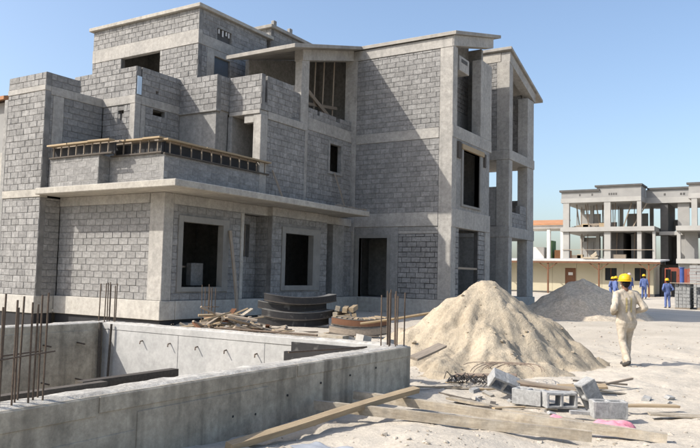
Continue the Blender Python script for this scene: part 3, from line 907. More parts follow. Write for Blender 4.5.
def bars(par, spots, z0, lean=0.008, r=0.0075):
    for x, y, zt in spots:
        a = random.uniform(-lean, lean); b = random.uniform(-lean, lean)
        pts = [(x + a * t, y + b * t, z0 + (zt - z0) * t) for t in (0, 0.33, 0.66, 1)]
        MB().tube(pts, r, 7).build('starter_bar', 'rebar', par)

bars(K, [(-4.84, 3.13, -0.29), (-4.98, 3.22, -0.2), (-4.83, 3.22, -0.24), (-4.97, 3.36, -0.22), (-4.84, 3.36, -0.26), (-4.97, 3.53, -0.21), (-4.84, 3.48, -0.19), (-4.9, 3.04, -0.25), (-4.9, 3.29, -0.3), (-4.9, 3.44, -0.28), (-4.98, 3.1, -0.21)], -1.02)
MB().tube([(-4.83, 2.9, -0.68), (-4.832, 3.25, -0.655), (-4.83, 3.56, -0.635)], 0.006, 6).build('tie_bar', 'rebar', K)
MB().tube([(-4.985, 2.9, -0.67), (-4.985, 3.56, -0.645)], 0.006, 6).build('tie_bar', 'rebar', K)
bars(K, [(-11.36, 9.3, -0.28), (-11.27, 9.42, -0.26), (-11.14, 9.36, -0.25), (-11.08, 9.46, -0.27), (-11.3, 9.5, -0.3), (-11.2, 9.3, -0.27), (-11.02, 9.38, -0.31)], -1.05, r=0.011)
MB().tube([(-11.1, 9.15, -2.6), (-11.12, 9.14, -1.0)], 0.03, 7).build('corner_post', 'timber_dark', K)
MB().tube([(-10.92, 9.18, -2.6), (-10.88, 9.2, -1.02)], 0.022, 7).build('corner_post', 'timber_dark', K)
bars(K, [(-5.02, 9.02, -0.28), (-4.93, 9.12, -0.2), (-4.83, 9.1, -0.22), (-4.95, 9.3, -0.27), (-4.8, 9.3, -0.24), (-5.03, 9.24, -0.26), (-4.88, 9.0, -0.24), (-4.99, 9.15, -0.22), (-4.87, 9.22, -0.29)], -1.02, r=0.01)

# rebar cluster by the house wall
C = thing('column_starter_cage', (-14.2, 15.4, -1.5), 'cluster of rusty starter bars standing in front of the first ground floor window', 'rebar')
for k in range(7):
    x, y = -14.35 + 0.12 * (k % 4), 15.3 + 0.28 * (k // 4)
    MB().tube([(x, y, -1.6), (x + random.uniform(-.03, .03), y, -0.42 + random.uniform(-.06, .06))], 0.012, 6).build('starter_bar', 'rebar', C)
MB().tube([(-14.37, 15.28, -1.0), (-13.97, 15.28, -1.0), (-13.97, 15.6, -1.0), (-14.37, 15.6, -1.0), (-14.37, 15.28, -1.0)], 0.008, 5).build('stirrup', 'rebar', C)

# ---------------------------------------------------------------- heaps
def heap(name, cx, cy, half, cones, m, label, cat, seed, amp=0.06, res=0.045, kind=None):
    n = int(2 * half / res)
    xs = np.linspace(-half, half, n + 1)
    A, B = np.meshgrid(xs, xs)
    X, Y = A + cx, B + cy
    base = ground_h(X, Y)
    Hh = np.full(A.shape, -1.0)
    wob = 0.34 * fbm(X * 0.9, Y * 0.9, 3, seed)
    for px, py, h, slope, rnd in cones:
        r = np.hypot(X - px, Y - py) + wob * 0.7
        c = h - slope * (np.sqrt(r * r + rnd * rnd) - rnd)
        k = 0.12
        mx = np.maximum(Hh, c); mn = np.minimum(Hh, c)
        Hh = mx + k * np.exp(-(mx - mn) / k) * 0.45
    # gullies running down the slope and lumps
    ang = np.arctan2(Y - cones[0][1], X - cones[0][0])
    rr = np.hypot(X - cones[0][0], Y - cones[0][1])
    Hh = Hh - amp * 1.1 * np.abs(fbm(ang * 5.0 + .35 * fbm(X, Y, 2, seed + 3), rr * 0.5, 3, seed + 5)) * np.clip(rr * .9, 0, 1)
    Hh = Hh + amp * .35 * np.maximum(0, fbm(X * 4.5, Y * 4.5, 3, seed + 21)) * sstep(-.2, .5, vnoise(X * .8, Y * .8, seed + 4))
    Hh = Hh + amp * .22 * vnoise(X * 9, Y * 9, seed + 40) * vnoise(X * 1.3, Y * 1.3, seed + 41) + amp * .1 * vnoise(X * 15, Y * 15, seed + 42)
    Hh = Hh + amp * 0.3 * fbm(ang * 12, rr * 0.8, 2, seed + 6) * np.clip(rr, 0, 1) + amp * fbm(X * 1.7, Y * 1.7, 5, seed + 9, 0.55)
    soft = np.where(Hh < 0.12, 0.12 - (0.12 - Hh) * 0.75, Hh)
    Z = base + soft - 0.09
    edge = np.maximum(abs(A), abs(B)) > half - 0.02
    Z[edge] = np.minimum(Z[edge], base[edge] - 0.1)
    vis = Z > base - 0.12
    I = np.arange(A.size).reshape(A.shape)
    kp = vis[:-1, :-1] | vis[1:, :-1] | vis[:-1, 1:] | vis[1:, 1:]
    qs = np.stack([I[:-1, :-1], I[:-1, 1:], I[1:, 1:], I[1:, :-1]], -1)[kp]
    used = np.unique(qs)
    remap = -np.ones(A.size, int); remap[used] = np.arange(len(used))
    pts = np.stack([X.ravel(), Y.ravel(), Z.ravel()], -1)[used]
    m_ = MB(); m_.v = list(map(tuple, pts.tolist())); m_.f = list(map(tuple, remap[qs].tolist()))
    o = m_.build(name, m, None, smooth=True)
    tag(o, label, cat, kind=kind)
    def height(x, y):
        i = int(round((x - cx + half) / (2 * half) * n)); j = int(round((y - cy + half) / (2 * half) * n))
        return float(Z[j, i])
    return o, height

def at(r, d):
    """a point d metres ahead of the viewer's foot and r to the right"""
    p = RGT * r + FWD * d
    return p.x, p.y

pk = (-5.24, 13.86)
sh = at(1.75, 14.2)
pk2 = at(2.05, 14.9)
cones = [(*pk, 1.58, 0.74, 0.10), (*at(2.2, 14.5), 1.27, 0.66, 0.14), (*at(3.12, 14.4), 0.80, 0.78, 0.08), (*at(3.6, 13.9), 0.34, 0.62, 0.12), (*at(3.95, 14.3), 0.26, 0.6, 0.1), (*at(2.5, 13.5), 0.95, 0.7, 0.1), (*at(1.5, 14.3), 0.66, 0.5, 0.3), (*at(2.75, 12.7), 0.42, 0.42, 0.25), (*at(1.9, 12.6), 0.30, 0.35, 0.3)]
sand_pile, sand_h = heap('sand_pile', *at(2.8, 13.9), 5.4, cones, 'pile_sand', 'large heap of yellow sand in front of the house corner', 'sand pile', 31, amp=0.10)
gp = (-7.82, 31.7)
gravel_pile, gravel_h = heap('gravel_pile', *gp, 5.0, [(*gp, 1.76, 0.66, 0.3), (*at(8.7, 30.9), 0.8, 0.55, 0.4)], 'gravel',
                   'dark grey gravel heap in the shade before the cream cabin', 'gravel pile', 77, amp=0.05, res=0.1)

# ---------------------------------------------------------------- long timbers in the foreground
def timber(name, a, b, w_, h_, m, label, roll=0.0, cat='timber', group=None, bevel=0.004):
    a, b = V3(a), V3(b)
    d = b - a
    L = d.length
    ns = max(3, int(L / .3))
    me_ = MB()
    ph_, bow = random.uniform(0, 6), random.uniform(-.008, .012) * min(L, 3)
    for k in range(ns + 1):
        x = -L / 2 + L * k / ns
        oz = bow * (1 - (2 * x / L) ** 2)
        oy = .006 * math.sin(ph_ + 3 * x)
        e = random.uniform(-.012, .012) if k in (0, ns) else 0
        for sy, sz in ((-1, -1), (1, -1), (1, 1), (-1, 1)):
            me_.v.append((x + e + (random.uniform(-.008, .008) if k in (0, ns) else 0), sy * w_ / 2 + oy + random.uniform(-.0025, .0025), sz * h_ / 2 + oz + random.uniform(-.0025, .0025)))
    for k in range(ns):
        for q_ in range(4):
            me_.f.append((4 * k + q_, 4 * k + (q_ + 1) % 4, 4 * k + 4 + (q_ + 1) % 4, 4 * k + 4 + q_))
    me_.f += [(0, 1, 2, 3), (4 * ns + 3, 4 * ns + 2, 4 * ns + 1, 4 * ns)]
    o = me_.build(name, m, None, bevel=0)
    x = d.normalized()
    s = x.cross(V3((0, 0, 1))).normalized()
    u = s.cross(x)
    y_ = -s * math.cos(roll) + u * math.sin(roll)
    z_ = x.cross(y_)
    c = (a + b) / 2
    o.matrix_world = Matrix(((x.x, y_.x, z_.x, c.x), (x.y, y_.y, z_.y, c.y), (x.z, y_.z, z_.z, c.z), (0, 0, 0, 1)))
    tag(o, label, cat, group)
    return o

timber('long_beam', (-4.66, 7.72, -1.475), (-1.15, 8.16, -1.605), 0.09, 0.10, 'timber_pale', 'long pale squared beam lying across the foreground, its far end near the hollow blocks')
timber('plank', (-4.62, 6.82, -1.47), (-1.80, 7.68, -1.59), 0.06, 0.105, 'timber_pale', 'pale wide plank on edge in front of the long beam')
timber('sloping_plank', (-4.38, 5.1, -1.575), (-3.95, 8.0, -1.37), 0.10, 0.06, 'timber', 'narrow plank running beside the basement wall and resting across the other timbers', roll=0.15)
timber('short_plank', (-5.02, 10.05, -1.26), (-4.95, 10.95, -1.12), 0.16, 0.04, 'timber_grey', 'short grey plank on the sand behind the end of the basement wall', roll=0.2)
timber('thin_board', (-8.1, 13.6, -1.06), (-6.5, 14.6, -0.72), 0.12, 0.03, 'timber', 'thin board lying along the left slope of the sand heap', roll=-0.3)
timber('flat_board', (-3.95, 9.0, gz(-3.95, 9) + 0.06), (-2.15, 8.72, gz(-2.1, 8.7) + 0.05), 0.13, 0.03, 'timber_pale', 'flat board between the long beam and the hollow blocks')
timber('grey_board', (-3.3, 9.75, -1.40), (-2.4, 9.55, -1.40), 0.12, 0.025, 'timber_grey', 'thin grey board lying over the hollow blocks')

def stick(name, c, L, w_, h_, yaw, tilt, m, label, group, cat='scrap wood'):
    o = MB().box(-L / 2, L / 2, -w_ / 2, w_ / 2, -h_ / 2, h_ / 2).build(name, m, None)
    o.location = c
    o.rotation_euler = (random.uniform(-.25, .25), tilt, yaw)
    tag(o, label, cat, group)
    return o

# steel pipes and scrap
def pipe(a, b, r, label, m='steel_pipe'):
    o = MB().tube([a, (V3(a) + V3(b)) / 2, b], r, 10).build('pipe', m, None, smooth=False)
    tag(o, label, 'pipe')
    return o
pipe((-4.45, 10.35, -1.50), (-3.55, 10.55, -1.44), 0.035, 'rusty pipe left of the tilted hollow block')
pipe((-3.5, 10.2, -1.50), (-2.7, 10.35, -1.53), 0.03, 'thin rusty pipe behind the tilted hollow block')
timber('scrap_board', (-2.95, 10.6, -1.55), (-2.35, 10.9, -1.52), 0.14, 0.03, 'timber', 'small orange board scrap behind the hollow blocks', roll=0.2)
timber('scrap_board', (-1.9, 9.75, -1.58), (-1.3, 10.1, -1.57), 0.12, 0.025, 'timber', 'small board scrap right of the leaning block')
timber('scrap_board', (-1.55, 9.5, -1.6), (-0.9, 9.75, -1.6), 0.16, 0.02, 'timber_pale', 'flat pale board on the sand right of the hollow blocks')
timber('scrap_board', (-2.55, 11.0, -1.55), (-2.1, 11.5, -1.45), 0.05, 0.03, 'timber_grey', 'thin stick poking up behind the hollow blocks')

def hollow_block(loc, rot, label):
    """concrete block with two open cells"""
    L, W, Hh, t = 0.40, 0.20, 0.20, 0.035
    xs = [-L / 2, -L / 2 + t, -t / 2, t / 2, L / 2 - t, L / 2]
    ys = [-W / 2, -W / 2 + t, W / 2 - t, W / 2]
    bm = bmesh.new()
    grid = {}
    for zi, z in enumerate((-Hh / 2, Hh / 2)):
        for i, x in enumerate(xs):
            for j, y in enumerate(ys):
                grid[i, j, zi] = bm.verts.new((x, y, z))
    solid = {(i, j) for i in range(5) for j in range(3)} - {(1, 1), (3, 1)}
    for (i, j) in solid:
        bm.faces.new([grid[i, j, 1], grid[i + 1, j, 1], grid[i + 1, j + 1, 1], grid[i, j + 1, 1]])
        bm.faces.new([grid[i, j + 1, 0], grid[i + 1, j + 1, 0], grid[i + 1, j, 0], grid[i, j, 0]])
        for (di, dj, e) in ((0, -1, ((0, 0), (1, 0))), (0, 1, ((1, 1), (0, 1))), (-1, 0, ((0, 1), (0, 0))), (1, 0, ((1, 0), (1, 1)))):
            if (i + di, j + dj) not in solid:
                (a, b), (c_, d_) = e
                bm.faces.new([grid[i + a, j + b, 0], grid[i + c_, j + d_, 0], grid[i + c_, j + d_, 1], grid[i + a, j + b, 1]])
    bmesh.ops.recalc_face_normals(bm, faces=list(bm.faces))
    bmesh.ops.bevel(bm, geom=[e for e in bm.edges if e.calc_face_angle(0) > 0.5], offset=0.007, segments=1, affect='EDGES')
    for v_ in bm.verts: v_.co += V3((random.uniform(-.004, .004), random.uniform(-.004, .004), random.uniform(-.004, .004)))
    me = bpy.data.meshes.new('hollow_block')
    bm.to_mesh(me); bm.free()
    me.materials.append(MATS['hollow_block'])
    o = bpy.data.objects.new('hollow_block', me)
    COL.objects.link(o)
    o.location = loc
    o.rotation_euler = [math.radians(a) for a in rot]
    tag(o, label, 'concrete block', 'hollow concrete blocks left on the sand')
    return o

gzb = lambda x, y: gz(x, y)
yawd = math.degrees(YAW)
hollow_block((-3.42, 9.62, -1.42), (-52, 22, yawd + 8), 'tilted hollow concrete block with its two cells facing the viewer, leftmost of the blocks')
hollow_block((-2.98, 9.35, -1.53), (0, 0, yawd - 38), 'upright hollow block second from the left, under the thin board')
hollow_block((-2.58, 9.32, -1.52), (90, 0, yawd + 4), 'hollow block lying with two dark cells open to the viewer, middle of the group')
hollow_block((-2.22, 9.42, -1.44), (0, 62, yawd + 12), 'hollow block leaning steeply on its end against the rightmost block')
hollow_block((-1.93, 9.08, -1.53), (0, 0, yawd - 1), 'solid-faced block at the right end of the group, beside the pink rag')
timber('block_scrap', (-2.35, 8.98, -1.6), (-2.1, 9.1, -1.6), 0.09, 0.04, 'hollow_block', 'broken flat piece of grey block before the leaning block', cat='rubble')

for k in range(34):
    x, y = at(random.gauss(2.75, .75), random.gauss(10.1, .55))
    o = MB().obox((0, 0, 0), (random.uniform(.02, .07), random.uniform(-.02, .02), 0), (random.uniform(-.01, .01), random.uniform(.02, .05), .01), (.008, 0, random.uniform(.012, .035))).build('block_crumb', 'hollow_block' if k % 3 else 'plinth_concrete')
    o.location = (x, y, gz(x, y) + .015); o.rotation_euler = (random.gauss(0, .3), random.gauss(0, .3), random.uniform(0, 6))
    tag(o, 'small broken chip of block or mortar near the hollow blocks', 'rubble', 'chips around the hollow blocks')
for k in range(16):
    x, y = at(random.uniform(1.2, 4.3), random.uniform(9.2, 11.2))
    stick('splinter', (x, y, gz(x, y) + .02), random.uniform(.25, .8), random.uniform(.03, .08), .018, YAW + random.gauss(0, .5), random.gauss(0, .04), random.choice(('timber_grey', 'timber_pale', 'timber', 'timber_dark')),
          'thin broken stick lying among the hollow blocks and sand', 'sticks around the hollow blocks')
# tangle of wire
mb = MB()
for k in range(26):
    c = V3((-4.1 + random.uniform(-.28, .28), 10.05 + random.uniform(-.2, .2), -1.58))
    a = random.uniform(0, 6.28); r_ = random.uniform(.08, .22)
    mb.tube([c + V3((r_ * math.cos(a + t), r_ * math.sin(a + t), 0.03 + 0.12 * abs(math.sin(t * 2 + k)) * random.uniform(.4, 1))) for t in np.linspace(0, 2.4, 7)], 0.007, 5)
tag(mb.build('wire_tangle', 'dark_wire'), 'dark tangle of scrap wire and mesh left of the tilted block', 'wire')
mb = MB()
for k in range(14):
    c = V3(at(3.05 + random.uniform(-.4, .5), 10.9 + random.uniform(-.15, .15))).to_3d() if False else V3((*at(2.35 + random.uniform(-.4, .5), 11.3 + random.uniform(-.2, .2)), -1.45))
    mb.tube([c + V3((0.3 * math.cos(t) * 0.9, 0.3 * math.sin(t), 0.1 * math.sin(t))) for t in np.linspace(0.2 + .1 * k, 2.2 + .1 * k, 8)], 0.006, 5)
tag(mb.build('wire_coil', 'steel_pipe'), 'thin coil of wire on the sand behind the tilted block', 'wire')

def rag(name, cx, cy, rx, ry, h, m, label, cat, seed):
    n = 16
    m_ = MB()
    for j in range(n + 1):
        for i in range(n + 1):
            u, v = i / n * 2 - 1, j / n * 2 - 1
            a = np.array([u * 1.7]); b = np.array([v * 1.7])
            e = max(abs(u), abs(v))
            hh = h * max(0, (0.7 + 0.4 * float(fbm(a, b, 3, seed)[0])) * (1 - e ** 4))
            wv = 1 + 0.25 * float(vnoise(a * .7, b * .7, seed + 3)[0])
            x, y = cx + u * rx * wv, cy + v * ry * wv
            m_.v.append((x, y, gz(x, y) + 0.006 + hh))
    for j in range(n):
        for i in range(n):
            k = j * (n + 1) + i
            m_.f.append((k, k + 1, k + n + 2, k + n + 1))
    o = m_.build(name, m, None, smooth=True)
    tag(o, label, cat)
rag('rag', -1.80, 8.62, 0.24, 0.12, 0.11, 'pink_cloth', 'crumpled pink rag on the sand by the rightmost block', 'cloth', 4)
rag('rag', -2.45, 8.75, 0.1, 0.05, 0.05, 'pink_cloth', 'small pink scrap of cloth beside the flat board', 'cloth', 14)
rag('plastic_sheet', -3.75, 5.75, 0.3, 0.10, 0.035, 'plastic_sheet', 'crumpled bluish plastic sheet at the bottom edge near the sloping plank', 'plastic', 24)

# ---------------------------------------------------------------- curved shutters, timber stacks and scrap by the house
def arc_panel(name, c, R_, a0, a1, z0, hgt, t, label, group, mface='ply_black', slats=0, tip=0.3):
    """curved shutter panel: face sheet, pale top rail, bottom rail"""
    th = thing(name, (c[0], c[1], z0), label, 'formwork', group)
    def band(r0, r1, zz0, zz1, m, nm):
        n = 18
        b = MB()
        for k in range(n + 1):
            a = a0 + (a1 - a0) * k / n
            ca, sa = math.cos(a), math.sin(a)
            lift = tip * R_ * (1 - math.cos(a - (a0 + a1) / 2))
            b.v += [(c[0] + r0 * ca, c[1] + r0 * sa, zz0 + lift), (c[0] + r1 * ca, c[1] + r1 * sa, zz0 + lift), (c[0] + r1 * ca, c[1] + r1 * sa, zz1 + lift), (c[0] + r0 * ca, c[1] + r0 * sa, zz1 + lift)]
        for k in range(n):
            o_ = k * 4
            for q_ in range(4):
                b.f.append((o_ + q_, o_ + (q_ + 1) % 4, o_ + 4 + (q_ + 1) % 4, o_ + 4 + q_))
        b.f.append((0, 1, 2, 3)); b.f.append(tuple(n * 4 + k for k in (3, 2, 1, 0)))
        return b.build(nm, m, th)
    band(R_ - 0.02, R_, z0 + 0.03, z0 + hgt - 0.016, mface, 'face_sheet')
    band(R_ - t, R_ + 0.006, z0 + hgt - 0.016, z0 + hgt, 'ply_edge', 'top_rail')
    band(R_ - t, R_ + 0.01, z0, z0 + 0.03, 'timber_dark', 'bottom_rail')
    for k in range(6):
        a = a0 + (a1 - a0) * (k + 0.5) / 6
        MB().obox((c[0] + (R_ - t * .6) * math.cos(a), c[1] + (R_ - t * .6) * math.sin(a), z0 + hgt / 2 + tip * R_ * (1 - math.cos(a - (a0 + a1) / 2))), V3((math.cos(a), math.sin(a), 0)) * t * .3,
                  V3((-math.sin(a), math.cos(a), 0)) * .02, (0, 0, hgt / 2 - .031)).build('rib', 'timber_dark', th)
    for k in range(slats):
        a = a0 + (a1 - a0) * (k + 0.5) / slats
        MB().obox((c[0] + (R_ - .32) * math.cos(a), c[1] + (R_ - .32) * math.sin(a), z0 + hgt + 0.012 + tip * R_ * (1 - math.cos(a - (a0 + a1) / 2))), V3((math.cos(a), math.sin(a), 0)) * .3,
                  V3((-math.sin(a), math.cos(a), 0)) * .045, (0, 0, .012)).build('slat', 'timber_grey' if k % 2 else 'timber', th)
    return th

ctr = (-12.1, 16.65)
vdir = math.atan2(-ctr[1], -ctr[0])          # towards the viewer
names = ['lowest of the black curved shutter panels stacked by the house', 'second from the bottom of the stacked black curved shutter panels',
         'third from the bottom of the stacked black curved shutter panels', 'topmost of the stacked black curved shutter panels, shifted to the right']
Rr = 1.75
c0 = (ctr[0] - math.cos(vdir) * (Rr - 0.3), ctr[1] - math.sin(vdir) * (Rr - 0.3))
zg = gz(*ctr) + 0.03
for k in range(4):
    arc_panel('curved_shutter', (c0[0] + (0, .07, -.05, .04)[k], c0[1] + (0, .02, .1, .05)[k]), Rr + (0, .06, -.03, .03)[k], vdir - 0.62 + (0, .05, -.04, .08)[k], vdir + 0.60 + (0, .03, -.05, .09)[k], zg - 0.06 + 0.215 * k, 0.21, 0.34,
              names[k], 'stacked black curved shutters')
c2 = (-9.45, 15.75)
vd2 = math.atan2(-c2[1], -c2[0])
cc = (c2[0] - math.cos(vd2) * 1.3, c2[1] - math.sin(vd2) * 1.3)
for k, nm in enumerate(('lower curved timber shutter lying by the sand heap', 'upper slatted curved timber shutter lying by the sand heap')):
    arc_panel('curved_timber_shutter', (cc[0], cc[1] + 0.12 * k), 1.5 + .02 * k, vd2 - 0.5, vd2 + 0.52, gz(*c2) + 0.03 + 0.215 * k, 0.2, 0.28, nm, 'curved timber shutters by the sand heap',
              mface='timber_grey' if k == 0 else 'brown_paint', slats=11 if k else 0)

# sawn timbers stacked at the right end of the shutters
for k in range(12):
    lv, ix = k // 3, k % 3
    bx_, by_ = -11.05 + 0.17 * ix, 17.35 + 0.1 * ix
    stick('stacked_timber', (bx_ + random.uniform(-.04, .04), by_ + random.uniform(-.05, .05), gz(bx_, by_) + 0.08 + 0.16 * lv), random.uniform(.8, 1.1), 0.13, 0.13,
          math.radians(random.uniform(105, 130)), random.uniform(-.06, .06), 'timber' if k % 3 else 'timber_pale', 'short sawn timber in the stack at the right end of the black shutters', 'sawn timbers stacked by the shutters', 'timber')
# scrap wood heap below the first window
for k in range(70):
    f_ = random.random()
    ph = at(-3.9 + 2.1 * f_ + random.gauss(0, .12), 18.2 + random.gauss(0, .38))
    lift = 0.42 * math.exp(-((f_ - 0.42) / 0.33) ** 2)
    stick('scrap_wood', (ph[0], ph[1], gz(*ph) + 0.03 + random.random() * lift), random.uniform(.3, 1.15), random.uniform(.05, .13), random.uniform(.02, .06),
          random.uniform(0, 3.14), random.gauss(0, .22), random.choice(('timber', 'timber', 'timber_pale', 'timber_grey', 'timber_grey', 'brown_paint')),
          'broken piece of wood in the scrap heap below the first ground floor window', 'scrap wood heaped below the window')
for k in range(16):
    ph = at(random.uniform(-1.6, 0.9), random.uniform(15.5, 19.2))
    if ph[1] < 9.9: continue
    stick('scrap_stick', (ph[0], ph[1], gz(*ph) + 0.025), random.uniform(.2, .7), .07, .03, random.uniform(0, 3.14), 0.0, random.choice(('timber_grey', 'timber')),
          'loose stick on the ground between the basement and the black shutters', 'loose sticks before the shutters')
timber('wall_board', (-7.3, 9.75, -1.02), (-6.1, 9.8, -1.0), 0.2, 0.06, 'timber_pale', 'pale board lying behind the far basement wall near the starter bars')
MB_ = MB()
for k in range(5):
    p = (-6.3 + .22 * k, 9.95 + .05 * (k % 2), -1.25)
    stick('rubble_lump', (p[0], p[1], -1.12 + .05 * (k % 3)), .2, .16, .13, k * .7, .2, 'plinth_concrete', 'lump of pale rubble behind the far basement wall', 'rubble behind the basement wall', 'rubble')
for (x, y, l) in ((-14.75, 15.7, 2.2), (-14.9, 17.35, 3.2), (-14.6, 24.6, 2.0)):
    pass
timber('leaning_prop', (-14.75, 17.35, gz(-14.75, 17.35)), (-15.28, 17.45, 1.3), 0.09, 0.06, 'timber_grey', 'grey prop leaning on the wall right of the first ground floor window')
timber('leaning_stick', (-15.0, 23.9, S1 + 0.02), (-15.48, 23.75, 4.0), 0.05, 0.05, 'timber_grey', 'thin stick leaning on the upper wall below the small window')
timber('leaning_stick', (-14.75, 19.5, S1 + 0.02), (-15.22, 19.45, 3.5), 0.06, 0.05, 'timber_grey', 'dark stick leaning on the upper wall at the end of the shuttering')

# ---------------------------------------------------------------- stones
def ico():
    t = (1 + 5 ** .5) / 2
    v = np.array([(-1, t, 0), (1, t, 0), (-1, -t, 0), (1, -t, 0), (0, -1, t), (0, 1, t), (0, -1, -t), (0, 1, -t), (t, 0, -1), (t, 0, 1), (-t, 0, -1), (-t, 0, 1)], float)
    v /= np.linalg.norm(v[0])
    f = [(0, 11, 5), (0, 5, 1), (0, 1, 7), (0, 7, 10), (0, 10, 11), (1, 5, 9), (5, 11, 4), (11, 10, 2), (10, 7, 6), (7, 1, 8), (3, 9, 4), (3, 4, 2), (3, 2, 6), (3, 6, 8), (3, 8, 9), (4, 9, 5), (2, 4, 11), (6, 2, 10), (8, 6, 7), (9, 8, 1)]
    return v, f
IV, IF = ico()
def stones(name, pts, sizes, m, label, cat):
    mb_ = MB()
    for (x, y, z), s in zip(pts, sizes):
        j = IV * (s * rng.uniform(.6, 1.3, (12, 1))) * np.array([1.2, 1, .7])
        a = random.uniform(0, 6.28)
        ca, sa = math.cos(a), math.sin(a)
        mb_.quads([(x + p[0] * ca - p[1] * sa, y + p[0] * sa + p[1] * ca, z + p[2]) for p in j], IF)
    o = mb_.build(name, m)
    tag(o, label, cat, kind='stuff')
pts, sz = [], []
while len(pts) < 2600:
    d = 5.5 + 24 * random.random() ** 1.7
    r = random.uniform(-.3, .52) * d
    x, y = at(r, d)
    if PIT[0] - .4 < x < PIT[1] + .2 and y < PIT[3] + .3: continue
    if vnoise(np.array([x * .8]), np.array([y * .8]), 55)[0] < random.uniform(-.9, .7): continue
    s = min(0.045, 0.006 + random.expovariate(1 / 0.007))
    pts.append((x, y, gz(x, y) + s * .2)); sz.append(s)
stones('pebbles', pts, sz, 'pebble', 'small stones and crumbs scattered over the sandy ground', 'pebbles')
pts, sz = [], []
for k in range(420):
    d = random.uniform(10.6, 17); r = random.uniform(0.6, 5.6)
    x, y = at(r, d)
    try: z = sand_h(x, y)
    except IndexError: continue
    if z < gz(x, y): continue
    s = min(0.05, 0.008 + random.expovariate(1 / 0.009))
    pts.append((x, y, z + s * .1)); sz.append(s)
stones('sand_clods', pts, sz, 'pile_sand', 'small clods of sand over the sand heap', 'clods')

